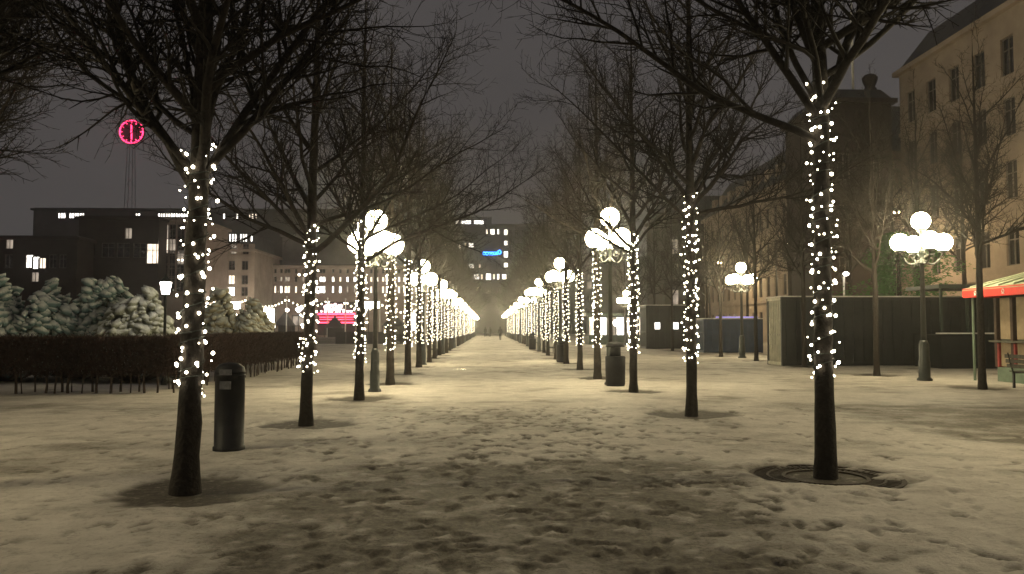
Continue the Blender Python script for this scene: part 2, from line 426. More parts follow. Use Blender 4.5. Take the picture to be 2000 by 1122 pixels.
def string_points(tpos, z0, z1, n, seed):
    R = random.Random(seed); pts = []; turns = (z1 - z0) / .17
    cable = []
    for i in range(int(turns * 14)):
        f = i / (turns * 14 - 1); z = z0 + (z1 - z0) * f + .05 * math.sin(f * 40); a = f * turns * 6.283
        p, r = tpos(z); cable.append((p[0] + (r + .012) * math.cos(a), p[1] + (r + .012) * math.sin(a), z))
    for i in range(n):
        f = (i + R.uniform(-.45, .45)) / n; f = min(1, max(0, f)); z = z0 + (z1 - z0) * f + R.gauss(0, .03); a = f * turns * 6.283 + R.gauss(0, .35)
        p, r = tpos(z); k = r + .02 + abs(R.gauss(0, .024)); pts.append((p[0] + k * math.cos(a), p[1] + k * math.sin(a), z))
    return cable, pts

def place_tree(nm, label, loc, rz, tmesh, cmesh, group, scale=None):
    t = thing(nm, label, 'tree', loc, rz, group)
    if scale: t.scale = scale
    obj('trunk', tmesh, M['bark'], t); obj('crown', cmesh, M['twig'], t)
    return t
def place_lights(label, loc, rz, tpos, z0, z1, n, seed, near):
    s = thing('string_lights', label, 'string lights', loc, rz, 'white string lights wound round tree trunks')
    cb, pts = string_points(tpos, z0, z1, n, seed)
    c = MB(); c.tube(cb, [.0055] * len(cb), 3); c.build('cable', M['cable'], s)
    if near:
        for p in pts:
            o = obj('bulb', BULB, None, s); o.location = p; k = .6 + 1.0 * random.Random(p[2]).random() ** 1.7; o.scale = (k, k, k)
    return s, pts

PI = math.pi
ROW_L, ROW_R = 'the avenue row beside the clipped hedge', 'the avenue row on the container side'
near_spec = [   # side, index, H, h0, r0, lean, lights z0 z1 n, extra limbs (z, azimuth, elevation, length, radius)
    ('L', 0, 9.6, 3.1, .116, (.016, .0), .92, 3.35, 135, [(2.85, PI - .2, 1.02, 4.6, .055), (3.0, PI + .2, .82, 4.4, .045), (2.9, .3, 1.15, 4.6, .05), (3.0, -.1, 1.0, 4.3, .045), (3.2, 1.8, 1.2, 4.0, .045), (3.4, 3.3, .55, 3.6, .03), (4.6, .1, .6, 3.0, .03)], 11),
    ('L', 1, 9.8, 3.05, .100, (.010, .0), .80, 3.2, 150, [(2.75, -.05, .72, 4.4, .055), (2.9, 3.0, .35, 4.0, .04), (2.95, 3.4, .8, 4.0, .04), (3.6, .3, .8, 3.8, .035)], 12),
    ('L', 2, 9.8, 3.2, .098, (.003, .0), .86, 3.9, 160, [(3.0, .0, .55, 4.7, .05), (3.2, 2.9, .6, 3.6, .04), (3.5, -.3, .35, 4.2, .035)], 13),
    ('R', 0, 9.8, 4.0, .104, (-.001, .0), 1.02, 4.2, 165, [(3.75, PI + .05, .95, 4.2, .05), (3.55, PI - .2, .5, 4.7, .045), (3.95, 0.1, 1.0, 4.0, .055), (4.25, -.05, .45, 3.4, .04), (3.9, 2.6, 1.05, 4.2, .04), (3.85, 4.4, 1.0, 3.6, .04), (4.5, PI, .35, 3.8, .03)], 14),
    ('R', 1, 9.8, 3.8, .098, (.004, .0), .92, 3.98, 170, [(3.5, PI, .75, 3.7, .04), (3.6, .1, .3, 4.0, .038), (3.8, .4, 1.0, 3.8, .045), (3.8, 2.9, 1.05, 3.8, .045)], 15),
    ('R', 2, 9.8, 3.6, .100, (.0, .0), .98, 3.9, 165, [(3.4, PI - .3, .6, 3.6, .04), (3.5, .3, .8, 3.6, .04)], 16),
]
NEARLAB = {('L', 0): 'thick bare tree wound with lights beside the domed black bin and the hedge corner',
           ('L', 1): 'bare light-wound tree where the clipped hedge ends, second along the hedge-side avenue row',
           ('L', 2): 'bare light-wound tree next to the first lamp post of the hedge-side avenue row',
           ('R', 0): 'bare tree wound with lights standing in the open round iron grate',
           ('R', 1): 'bare light-wound tree between the grated tree and the hooded bin',
           ('R', 2): 'bare light-wound tree directly beside the hooded litter bin'}
for side, i, H, h0, r0, lean, z0, z1, nb, ex, sd in near_spec:
    tm, cm, tp = gen_tree(sd, H, h0, r0, 3.6, 16, lean, ex, 1.08)
    loc = (*(L_POS if side == 'L' else R_POS)[i], 0)
    place_tree('bare_tree', NEARLAB[(side, i)], loc, 0, tm, cm, 'light-wound trees lining the avenue')
    nm = {('L', 0): 'white string lights wound round the trunk beside the domed bin', ('R', 0): 'white string lights wound round the trunk in the iron grate'}.get((side, i),
         'white string lights on the %s tree of %s' % (ORD[i], ROW_L if side == 'L' else ROW_R))
    place_lights(nm, loc, 0, tp, z0, z1, nb, sd + 40, True)

variants = []
for k in range(4):
    tm, cm, tp = gen_tree(101 + k, 9.4 + .3 * k, 3.3 + .15 * k, .108, 3.6, 15, (0, 0), (), 1.02, .0040)
    tm.materials.append(M['bark']); cm.materials.append(M['twig'])
    cb, pts = string_points(tp, .9, 3.75, 125, 300 + k)
    c = MB(); c.tube(cb, [.0055] * len(cb), 3); cme = c.mesh('cable'); cme.materials.append(M['cable'])
    b = MB(); R_ = random.Random(k)
    for p in pts: b.sphere(p, .009 + .009 * R_.random() , 5, 3)
    bme = b.mesh('bulbs', True); bme.materials.append(M['bulb_far'])
    variants.append((tm, cm, cme, bme))
RV = random.Random(5)
for side, D in (('L', L_POS), ('R', R_POS)):
    for i, (x_, y) in enumerate(D):
        if i < 3: continue
        v = variants[(i * 7 + (side == 'R') * 2) % 4]; rz = RV.uniform(0, 6.28)
        loc = ((LX if side == 'L' else RX) + RV.uniform(-.08, .08), y, 0); row = ROW_L if side == 'L' else ROW_R
        sc = RV.uniform(.94, 1.06)
        place_tree('bare_tree', 'bare light-wound tree, %s along %s' % (ORD[i], row), loc, rz, v[0], v[1], 'light-wound trees lining the avenue', (sc, sc, sc))
        s = thing('string_lights', 'white string lights on the %s tree of %s' % (ORD[i], row), 'string lights', loc, rz, 'white string lights wound round tree trunks')
        s.scale = (sc, sc, sc)
        obj('cable', v[2], None, s); stuff(obj('bulbs', v[3], None, s))
# unlit trees: row in front of the container and kiosk, and a few behind
for n, y in enumerate([21, 26.8, 33, 39, 45, 51, 57, 63, 70, 77]):
    v = variants[n % 4]
    lab = {0: 'slim unlit bare tree in front of the red-fronted kiosk', 1: 'slim unlit bare tree in front of the long black container'}.get(n, 'slim unlit bare tree, %s along the outer row past the kiosk' % ORD[n])
    place_tree('unlit_tree', lab, (12.8, y, 0), 1.3 + n * 1.9, v[0], v[1], 'unlit bare trees of the outer row', (.9, .9, 1))
for n, (x, y) in enumerate([(20.5, 38.5), (21, 47), (20.8, 56), (21, 66), (20.6, 77), (24.2, 41), (24.6, 49), (24.0, 57)]):
    v = variants[(n + 1) % 4]
    place_tree('unlit_tree', 'unlit bare tree behind the containers, %s counted from the long black one' % ORD[n], (x, y, 0), n * 2.3, v[0], v[1], 'unlit bare trees behind the containers', (1.2, 1.2, 1.35))
for n, (x, y) in enumerate([(-5.9, 8.2), (-9.8, 14.2)]):
    tmv, cmv, _ = gen_tree(140 + n, 9.2, 2.9, .12, 4.4, 22, (0, 0), (), 1.2, .0048); v = (tmv, cmv)
    place_tree('unlit_tree', ['unlit bare tree on the hedge side of the thick lit tree', 'unlit bare tree close to the front of the hedge'][n], (x, y, 0), 2 + n, v[0], v[1], 'unlit bare trees before the hedge', (1.1, 1.1, 1.05))

# iron grates round the nearest trunks
def grate_parts():
    f = MB()
    for r0_, r1_ in ((.40, .44), (.57, .595), (.73, .78)):
        f.lathe([(r0_, -.03), (r1_, -.03), (r1_, .012), (r0_, .012), (r0_, -.03)], 32, cap=False)
    b = MB()
    for k in range(56):
        a = 2 * PI * k / 56; ca, sa = math.cos(a), math.sin(a)
        for q0, q1 in ((.44, .57), (.595, .73)):
            w = .013
            n = len(b.v)
            for zz in (-.025, .006):
                for q, s_ in ((q0, -w), (q1, -w), (q1, w), (q0, w)): b.v.append((q * ca - s_ * sa, q * sa + s_ * ca, zz))
            b.f += [tuple(n + i for i in q) for q in ((4, 5, 6, 7), (0, 1, 5, 4), (1, 2, 6, 5), (2, 3, 7, 6), (3, 0, 4, 7))]
    return f.mesh('ring'), b.mesh('bars')
gr_f, gr_b = grate_parts()
g = thing('tree_grate', 'round cast iron grate with open centre under the lit tree opposite the domed bin', 'tree grate', (*R_POS[0], -.018))
obj('ring', gr_f, M['rust'], g); stuff(obj('bars', gr_b, M['rust'], g))

# ------------------------------------------------------------------ five-globe lamp posts
def lamp_meshes():
    base = MB(); base.lathe([(.16, -.06), (.16, .05), (.12, .09), (.12, .5), (.105, .55), (.105, .95), (.085, 1.0), (.075, 1.06)], 16)
    post = MB(); post.lathe([(.06, 1.06), (.045, 3.05), (.075, 3.07), (.075, 3.12), (.045, 3.15), (.04, 3.35), (.075, 3.40), (.05, 3.48), (.032, 3.5), (.030, 3.92), (.10, 3.96), (.11, 4.0), (.09, 4.03)], 14)
    arm = MB()
    pts = []
    for i in range(13):
        t = i / 12; pts.append((.04 + .42 * t, 0, 3.18 - .13 * math.sin(t * PI) + .19 * t ** 3))
    arm.tube(pts, [.022] * 13, 7)
    scroll = [(.20 + .085 * math.cos(a) * (1 - a / 9), 0, 3.27 + .085 * math.sin(a) * (1 - a / 9)) for a in [k * .45 for k in range(14)]]
    arm.tube(scroll, [.010] * 14, 5)
    arm.lathe([(.03, 3.36), (.09, 3.40), (.10, 3.43), (.085, 3.46)], 12, .46, 0)
    gl = MB(); gl.sphere((0, 0, 0), .268, 16, 10)
    return base.mesh('base', True), post.mesh('post', True), arm.mesh('arm', True), gl.mesh('globe', True)
lb, lp_, la, lg = lamp_meshes()
for me in (lb, lp_, la): me.materials.append(M['lamp_iron'])
lg.materials.append(M['globe'])
def lamp(loc, rz, label, group, s=1.0, ring=1.0):
    t = thing('lamp_post', label, 'lamp post', loc, rz, group); t.scale = (ring, ring, s)
    obj('base', lb, None, t); obj('post', lp_, None, t)
    for k in range(4):
        a = k * PI / 2
        o = obj('arm', la, None, t); o.rotation_euler.z = a
        g = obj('globe', lg, None, t); g.location = (.46 * math.cos(a), .46 * math.sin(a), 3.65); g.scale = (1 / ring * 1.0, 1 / ring, 1 / s)
    g = obj('globe', lg, None, t); g.location = (0, 0, 4.22); g.scale = (1 / ring, 1 / ring, 1 / s)
    return t
for k, y in enumerate(L_LAMP):
    lamp((LX, y, 0), .55 + .3 * k, 'black five-globe lamp post, %s along the hedge-side row of lit trees' % ORD[k], 'five-globe lamp posts along the avenue')
for k, y in enumerate(R_LAMP):
    lamp((RX - .1, y, 0), .5 + .37 * k, 'black five-globe lamp post, %s along the container-side row of lit trees' % ORD[k], 'five-globe lamp posts along the avenue', 1.10, 1.12)
for k, (x, y) in enumerate([(12.95, 24.1), (13.3, 42.8), (12.6, 75.0)]):
    lamp((x, y, 0), (1.45, .75, 1.1)[k], ['five-globe lamp post in front of the black container near the kiosk', 'five-globe lamp post standing before the low blue shed', 'five-globe lamp post beyond the lit booth'][k], 'five-globe lamp posts of the outer row', 1.13, 1.35)
# unseen lamps just out of frame
lamp((9.6, 9.0, 0), .4, 'five-globe lamp post on the snow between the grated tree and the kiosk', 'five-globe lamp posts of the outer row', 1.13, 1.2)
lamp((-9.6, 7.4, 0), .4, 'added unseen five-globe lamp post on the open ground before the hedge', 'five-globe lamp posts of the outer row', 1.1, 1.2)  # added out of view to brighten the snow at front left

# ------------------------------------------------------------------ litter bins
t = thing('litter_bin', 'tall black domed litter bin beside the thick lit tree and hedge', 'litter bin', gnd(447, 878))
b = MB(); b.lathe([(.20, -.03), (.20, .04), (.185, .05), (.185, .93), (.192, .935), (.192, .96), (.185, .965)], 28); b.build('body', M['bin'], t, True)
b = MB(); b.lathe([(.187, .965), (.188, 1.0), (.172, 1.05), (.13, 1.09), (.07, 1.108), (.01, 1.112)], 28); h = b.build('dome', M['bin'], t, True)
b = MB(); b.box(-.075, .075, -.196, -.18, .96, 1.03); b.build('opening', M['plate'], h)
b = MB(); b.box(-.07, .07, -.197, -.18, .78, .88); b.build('label_plate', M['plate'], t)
def hooded(loc, label):
    t = thing('litter_bin', label, 'litter bin', loc, 0, 'hooded litter bins along the avenue')
    b = MB(); b.lathe([(.25, -.03), (.25, .03), (.265, .05), (.275, .78), (.26, .80), (.16, .81)], 24); b.build('body', M['bin'], t, True)
    b = MB(); b.lathe([(.15, .80), (.15, 1.06)], 16); b.build('neck', M['bin'], t, True)
    b = MB(); b.lathe([(.15, 1.05), (.26, 1.05), (.262, 1.08), (.22, 1.15), (.12, 1.19), (.01, 1.20)], 24); b.build('hood', M['bin'], t, True)
hooded(gnd(1202, 754), 'black hooded litter bin between lit trees on the container side')
hooded(gnd(1098, 708), 'black hooded litter bin right beside the second container-side lamp')
hooded(gnd(1040, 683), 'black hooded litter bin between the third and fourth container-side lamps')

# ------------------------------------------------------------------ hedge
def hedge(label, x0, x1, y0, y1, seed):
    R = random.Random(seed); t = thing('clipped_hedge', label, 'hedge', ((x0 + x1) / 2, (y0 + y1) / 2, 0), 0, 'clipped leafless hedges')
    ox, oy = (x0 + x1) / 2, (y0 + y1) / 2; lx, ly = x1 - x0, y1 - y0; along_x = lx > ly; Ln = max(lx, ly); area = Ln * .85
    pos = 0.0
    while pos < Ln:
        pos += R.uniform(.22, .42)
        for off in (-.22, .2):
            u = pos - Ln / 2 + R.uniform(-.1, .1); w = off + R.uniform(-.1, .1)
            if abs(u) > Ln / 2 - .04: continue
            if off > 0 and R.random() < .5: continue
            p = (u, w) if along_x else (w, u); r = R.uniform(.016, .036)
            m = MB(); q = [(p[0] + R.gauss(0, .012) * k, p[1] + R.gauss(0, .012) * k, -.05 + k * .22) for k in range(5)]
            m.tube(q, [r * (1 - .1 * k) for k in range(5)], 6); m.build('stem', M['hedge_stem'], t, True)
    tw_, lf = MB(), MB()
    for _ in range(int(1900 * Ln)):
        u = R.uniform(-Ln / 2, Ln / 2); w = R.choice((-1, 1)) * .42 * R.random() ** .5; z = .36 + .98 * R.random() ** .85
        p = (u, w, z) if along_x else (w, u, z)
        d = Vector((R.gauss(0, .5), R.gauss(0, .5), R.gauss(.8, .5))).normalized() * R.uniform(.12, .3)
        e = Vector(p) + d; e.z = min(e.z, 1.36 + R.uniform(-.03, .09))
        tw_.tube([p, tuple(e)], [.006, .003], 3)
    for _ in range(int(2600 * Ln)):
        u = R.uniform(-Ln / 2, Ln / 2); w = R.choice((-1, 1)) * .42 * R.random() ** .4; z = .42 + .93 * R.random() ** .7
        p = Vector((u, w, z) if along_x else (w, u, z)); a = Vector((R.gauss(0, 1), R.gauss(0, 1), R.gauss(0, 1))).normalized(); c = a.orthogonal().normalized()
        s_ = R.uniform(.018, .034); lf.quad(p - a * s_, p + c * s_ * .6, p + a * s_, p - c * s_ * .6)
    stuff(tw_.build('twigs', M['hedge_twig'], t)); stuff(lf.build('leaves', M['hedge_leaf'], t))
hedge('long clipped dark hedge facing the plaza, with bare stems showing at its foot', -21.0, -7.45, 19.8, 20.6, 1)
hedge('clipped dark hedge running back along the avenue behind the domed bin', -8.25, -7.45, 20.75, 35.5, 2)

# ------------------------------------------------------------------ snow-laden evergreen shrubs behind the hedge
def shrub_mat(name, fol):
    m, nt, b = nodes_mat(name); L = nt.links.new
    tc = nt.nodes.new('ShaderNodeTexCoord'); ge = nt.nodes.new('ShaderNodeNewGeometry'); sx = nt.nodes.new('ShaderNodeSeparateXYZ'); L(ge.outputs['Normal'], sx.inputs[0])
    nz = nt.nodes.new('ShaderNodeTexNoise'); nz.inputs['Scale'].default_value = 5; nz.inputs['Detail'].default_value = 5; L(tc.outputs['Object'], nz.inputs['Vector'])
    ad = nt.nodes.new('ShaderNodeMath'); ad.operation = 'ADD'; L(sx.outputs['Z'], ad.inputs[0]); L(nz.outputs['Fac'], ad.inputs[1])
    rp = nt.nodes.new('ShaderNodeValToRGB'); rp.color_ramp.elements[0].position = .35; rp.color_ramp.elements[1].position = .95
    rp.color_ramp.elements[0].color = (*fol, 1); rp.color_ramp.elements[1].color = (.50, .52, .48, 1)
    L(ad.outputs[0], rp.inputs['Fac']); L(rp.outputs['Color'], b.inputs['Base Color']); b.inputs['Roughness'].default_value = .85
    n2 = nt.nodes.new('ShaderNodeTexNoise'); n2.inputs['Scale'].default_value = 22; L(tc.outputs['Object'], n2.inputs['Vector'])
    bp = nt.nodes.new('ShaderNodeBump'); bp.inputs['Strength'].default_value = .8; bp.inputs['Distance'].default_value = .04; L(n2.outputs['Fac'], bp.inputs['Height']); L(bp.outputs['Normal'], b.inputs['Normal'])
    return m
M['shrub_teal_light'] = shrub_mat('snowy_evergreen_teal_light', (.12, .19, .185)); M['shrub'] = shrub_mat('snowy_evergreen', (.20, .21, .15)); M['shrub_cream'] = shrub_mat('snowy_cream_shrub', (.34, .31, .21))  # teal light on the clump is put into the first foliage colour
import bmesh
def ico(sub=2):
    bm = bmesh.new(); bmesh.ops.create_icosphere(bm, subdivisions=sub, radius=1); v = [tuple(x.co) for x in bm.verts]; f = [tuple(x.index for x in p.verts) for p in bm.faces]; bm.free(); return v, f
IV, IF = ico(1)
def shrub(label, loc, w, d, h, n, seed, m, name='snowy_shrub', lump=.20):
    R = random.Random(seed); t = thing(name, label, 'shrub', loc, 0, 'snow-covered evergreen shrubs behind the hedge')
    b = MB(); st = MB()
    for i in range(n):
        a = R.uniform(0, 2 * PI); rr = R.random() ** .55; x = rr * math.cos(a) * w; y = rr * math.sin(a) * d
        top = h * (1 - .6 * rr ** 2.6) * (.82 + .5 * mn.noise(Vector((x * 1.3 + seed, y * 1.3, 0)))); z = top * (R.random() ** .3)
        s_ = lump * (.22 + .85 * R.random() ** 1.4); ax = Vector((x, y, .2)).normalized(); rot = Matrix.Rotation(math.atan2(y, x) + R.gauss(0, .5), 3, 'Z') @ Matrix.Rotation(R.uniform(.1, .8), 3, 'Y')
        nb = len(b.v); off = R.uniform(0, 99)
        for v in IV:
            q = Vector(v); k = 1 + .7 * mn.noise(q * 1.6 + Vector((off, 0, 0))) + .4 * mn.noise(q * 3.5 + Vector((0, off, 0)))
            q = rot @ Vector((q.x * s_ * 1.5 * k, q.y * s_ * .8 * k, q.z * s_ * .7 * k)); b.v.append((x + q.x, y + q.y, z + q.z))
        b.f += [tuple(nb + j for j in f) for f in IF]
        if i % 24 == 0: st.tube([(x * .1, y * .1, 0), (x * .5, y * .5, z * .6), (x, y, z)], [.05, .035, .015], 5)
    stuff(b.build('foliage', m, t, True)); st.build('stems', M['hedge_stem'], t)
def P(px, y): return at(px, 642, y).x
shrub('snow-laden evergreen shrub painted with teal light behind the hedge, farthest from the lantern', (P(20, 25), 25, 0), 2.4, 1.5, 2.9, 2500, 1, M['shrub_teal_light'])
shrub('tallest snow-laden evergreen shrub in the clump behind the hedge', (P(165, 26), 26, 0), 2.3, 1.5, 3.1, 2600, 2, M['shrub_teal_light'])
shrub('snow-laden evergreen shrub sloping down towards the lantern post', (P(270, 24.5), 24.5, 0), 1.7, 1.2, 2.45, 1800, 3, M['shrub'])
shrub('low creamy snow-covered shrub behind the hedge, beyond the thick lit tree', (P(448, 33), 33, 0), 1.75, 1.3, 2.9, 1800, 4, M['shrub_cream'])

# old lantern behind the hedge
p = at(322, 642, 23); t = thing('lantern_post', 'small lit glass lantern on a thin post behind the hedge', 'lantern', (p.x, p.y, 0))
b = MB(); b.lathe([(.08, -.05), (.08, .1), (.045, .2), (.035, 2.45), (.07, 2.47), (.07, 2.5)], 12); b.build('post', M['lamp_iron'], t, True)
b = MB(); b.lathe([(.10, 2.5), (.165, 2.83)], 6); b.build('glass', M['lantern'], t)
b = MB(); b.lathe([(.19, 2.835), (.18, 2.86), (.06, 2.97), (.02, 3.05)], 6); b.build('cap', M['lamp_iron'], t)

# ------------------------------------------------------------------ buildings
WIN = {}
def win_mesh(w, h):
    k = (round(w, 2), round(h, 2))
    if k not in WIN:
        f = MB(); e = .07
        f.box(-w / 2, -w / 2 + e, -.04, .03, 0, h); f.box(w / 2 - e, w / 2, -.04, .03, 0, h)
        f.box(-w / 2 + e, w / 2 - e, -.04, .03, 0, e); f.box(-w / 2 + e, w / 2 - e, -.04, .03, h - e, h)
        if w > .7: f.box(-.03, .03, -.035, .028, e, h - e)
        if h > 1.4: f.box(-w / 2 + e, w / 2 - e, -.03, .025, h * .66, h * .66 + .05)
        pn = [MB().box(-w / 2 + .02, w / 2 - .02, .032, .05, .02, h - .02).mesh('pane') for _ in range(5)]
        for q, mm in zip(pn, [M['glass']] + M['lit']): q.materials.append(mm)
        WIN[k] = (f.mesh('window'), pn)
    return WIN[k]
def building(name, label, origin, rz, W, D, H, wins, wall, roof=None, cornice=True, roofh=0.0, group=None, bands=(), rmat=None):
    """front wall lies along local x at local y=0, facing local -y; wins = (x centre, z sill, w, h, lit index or 0)"""
    t = thing(name, label, 'building', origin, rz, group)
    xs = sorted({0.0, W} | {round(x + s * w / 2, 3) for x, z, w, h, l in wins for s in (-1, 1)})
    zs = sorted({-.5, H} | {round(v, 3) for x, z, w, h, l in wins for v in (z, z + h)})
    b = MB(); rc = .22
    open_ = set()
    for x, z, w, h, l in wins:
        a0, a1, c0, c1 = round(x - w / 2, 3), round(x + w / 2, 3), round(z, 3), round(z + h, 3)
        for i in range(xs.index(a0), xs.index(a1)):
            for j in range(zs.index(c0), zs.index(c1)): open_.add((i, j))
        b.quad((a0, 0, c0), (a0, 0, c1), (a0, rc, c1), (a0, rc, c0)); b.quad((a1, 0, c1), (a1, 0, c0), (a1, rc, c0), (a1, rc, c1))
        b.quad((a0, 0, c1), (a1, 0, c1), (a1, rc, c1), (a0, rc, c1)); b.quad((a1, 0, c0), (a0, 0, c0), (a0, rc, c0), (a1, rc, c0))
    for i in range(len(xs) - 1):
        j = 0
        while j < len(zs) - 1:
            if (i, j) in open_: j += 1; continue
            k = j
            while k + 1 < len(zs) - 1 and (i, k + 1) not in open_: k += 1
            b.quad((xs[i], 0, zs[j]), (xs[i + 1], 0, zs[j]), (xs[i + 1], 0, zs[k + 1]), (xs[i], 0, zs[k + 1])); j = k + 1
    b.quad((W, 0, -.5), (W, D, -.5), (W, D, H), (W, 0, H)); b.quad((0, D, -.5), (0, 0, -.5), (0, 0, H), (0, D, H)); b.quad((W, D, -.5), (0, D, -.5), (0, D, H), (W, D, H))
    b.quad((0, .3, -.5), (W, .3, -.5), (W, .3, H), (0, .3, H))
    b.build('wall', wall, t)
    for x, z, w, h, l in wins:
        f, pn = win_mesh(w - .01, h - .01)
        o = obj('window', f, M['frame'], t); o.location = (x, .16, z + .005)
        q = obj('pane', pn[l], None, o)
    if cornice:
        MB().box(-.35, W + .35, -.4, D + .35, H, H + .35).build('cornice', wall, t)
    for z, hh, pr in bands: MB().box(.0, W, -pr, -.003, z, z + hh).build('string_course', wall, t)
    r = MB(); z0 = H + (.353 if cornice else .003)
    if roofh: 
        i = min(roofh * .6, D * .3); n = 0
        v = [(-.1, -.1, z0), (W + .1, -.1, z0), (W + .1, D + .1, z0), (-.1, D + .1, z0), (i, i, z0 + roofh), (W - i, i, z0 + roofh), (W - i, D - i, z0 + roofh), (i, D - i, z0 + roofh)]
        r.v += v; r.f += [(0, 1, 5, 4), (1, 2, 6, 5), (2, 3, 7, 6), (3, 0, 4, 7), (4, 5, 6, 7), (3, 2, 1, 0)]
    else: r.box(.05, W - .05, .05, D - .05, z0, z0 + .15)
    ro = r.build('roof', rmat or M['roofd'], t)
    return t, ro
RB = random.Random(77)

# --- far office block closing the avenue, measured window by window at 240 m
YF = 240.0
def fw(px, py, wpx, hpx, l): 
    c = at(px, py, YF); k = YF / F; return (c.x, c.z - hpx * k / 2, wpx * k, hpx * k, l)
x0f = at(800, 600, YF).x; x1f = at(1075, 600, YF).x
pw = [(951, 453, 4, 10, 2), (962, 453, 9, 11, 1), (973, 453, 4, 10, 1), (988, 454, 7, 11, 1), (998, 454, 4, 10, 0), (1009, 454, 9, 11, 0), (1020, 454, 4, 10, 0),
      (988, 475, 7, 9, 1), (1009, 482, 9, 8, 0), (899, 482, 6, 9, 1), (909, 479, 3, 9, 2), (920, 479, 10, 9, 1), (936, 1200, 4, 11, 1), (988, 497, 8, 12, 4), (920, 520, 10, 9, 1), (937, 520, 4, 7, 2), (988, 518, 8, 9, 1),
      (917, 541, 4, 8, 2), (931, 541, 10, 11, 1), (941, 541, 4, 10, 2), (954, 541, 10, 12, 4), (965, 541, 4, 10, 2), (973, 541, 5, 11, 1), (985, 541, 9, 10, 1), (931, 565, 8, 8, 2), (954, 570, 9, 9, 0), (931, 578, 8, 6, 3),
      (904, 541, 4, 8, 0), (1009, 520, 9, 9, 0), (1020, 541, 9, 10, 0), (904, 565, 8, 8, 0), (976, 568, 8, 9, 0), (886, 482, 6, 9, 0), (870, 482, 8, 9, 2), (860, 520, 8, 9, 0), (870, 541, 8, 9, 2), (1040, 482, 9, 10, 0), (1040, 520, 9, 10, 0)]
wins = [(lambda q: (q[0] - x0f, q[1], q[2], q[3], q[4]))(fw(*w)) for w in pw]
t, ro = building('office_block', 'dark office block with scattered lit windows and blue sign closing the avenue', (x0f, YF, 0), 0, x1f - x0f, 16, at(960, 441, YF).z, wins, M['dwall2'])
k = YF / F
for px, w, l in ((869, 8, 1), (893, 7, 1), (910, 20, 4), (935, 19, 4), (842, 12, 1), (818, 10, 1)):   # lit attic storey, set back
    f, pn = win_mesh(w * k, 1.5); c = at(px, 441, YF + 3)
    o = obj('window', f, M['frame'], t); o.location = (c.x - x0f, 2.6, at(px, 443, YF + 3).z + .3); obj('pane', pn[l], None, o)
MB().box(1.5, 24, 2.8, 15, at(960, 441, YF).z + .36, at(960, 441, YF).z + 3.0).build('attic_storey', M['dwall2'], t)
# blue sign: rounded glowing letters, last one raised
sg = thing('blue_sign', 'glowing blue lettering on the dark office block at the avenue end', 'sign', (at(961, 495, YF).x, YF - .25, at(961, 495, YF).z))
MB().box(-2.9, 2.9, .08, .22, -.35, .25).build('backing', M['dwall2'], sg)
for j, (dx, w, dz, h) in enumerate([(-2.3, .75, -.1, .75), (-1.45, .7, -.1, .8), (-.65, .7, -.1, .7), (.1, .65, -.12, .75), (.85, .7, -.1, .8), (1.55, .5, .05, .9), (2.2, .85, .28, 1.0)]):
    m_ = MB(); m_.tube([(dx + w / 2 * math.cos(a), 0, dz + h / 2 * math.sin(a)) for a in [q * PI / 6 for q in range(13)]], [.16] * 13, 6); m_.build('letter', M['neon_blue'], sg, True)

# --- blocks on the left, beyond the square
def grid(W, x0, dx, rows, w, h, pl, seed):
    R = random.Random(seed); o = []
    for z, prob, ls in rows:
        x = x0
        while x < W - w:
            o.append((x, z, w, h, R.choice(ls) if R.random() < prob else 0)); x += dx
    return o
def bx(px0, px1, Y): return at(px0, 600, Y).x, at(px1, 600, Y).x
def zz(py, Y): return at(500, py, Y).z
Y = 118; a0, a1 = bx(382, 496, Y); W = a1 - a0
wn_ = [(at(px, 600, Y).x - a0, zz(py, Y), .95, 1.35, l) for py, ls in ((528, (0, 0, 0, 0)), (556, (2, 2, 2, 0)), (579, (4, 1, 4, 0))) for px, l in zip((412, 436, 451, 477), ls)]
wn_ += [(at(px, 600, Y).x - a0, zz(497, Y), .9, 1.5, l) for px, l in ((415, 3), (437, 2), (454, 3), (478, 0))]
t, ro = building('stone_building', 'pale stone building with a bright strip of attic windows under its roof', (a0, Y, 0), 0, W, 14, zz(492, Y), wn_, M['tan'], bands=((zz(503, Y), .25, .15),))
MB().box(.6, W - .6, 1.2, 13, zz(492, Y) + .36, zz(456, Y)).build('attic', M['roofd'], t)
for j in range(17):
    px = 400 + j * 5.3
    if j % 4 == 3: continue
    f, pn = win_mesh(.30, 1.15); o = obj('window', f, M['frame'], t); o.location = (at(px, 600, Y).x - a0, 1.12, zz(471, Y)); obj('pane', pn[4], None, o)
# long block behind the red sign
Y = 128; a0, a1 = bx(494, 880, Y); W = a1 - a0; R_ = random.Random(8)
wn_ = []
x = .9
while x < W - 1.5:
    w = R_.choice((.42, .42, .95)); l = R_.choice((4, 2, 1, 4, 3, 2)); wn_.append((x, zz(573, Y), w, 1.15, l)); wn_.append((x, zz(551, Y), w, .85, R_.choice((0, 3, 0)) if x < 10 else R_.choice((4, 1, 2))))
    wn_.append((x, zz(534, Y), w, .7, 0)); x += w + R_.choice((.4, .5, .7))
t, ro = building('long_shop_block', 'long dark stone block with a row of lit windows behind the red sign', (a0, Y, 0), 0, W, 16, zz(523, Y), wn_, M['tan2'])
wn_ = [(at(px, 600, Y + 3).x - at(506, 600, Y + 3).x, zz(508, Y + 3), 1.3, 2.2, l) for px, l in ((517, 2), (531, 3), (545, 0), (650, 3), (668, 2), (690, 0))]
a0, a1 = bx(506, 720, Y + 3)
building('upper_block', 'grey upper block rising behind the long row of lit windows', (a0, Y + 17, 0), 0, a1 - a0, 10, zz(462, Y + 17), [], M['grey'])
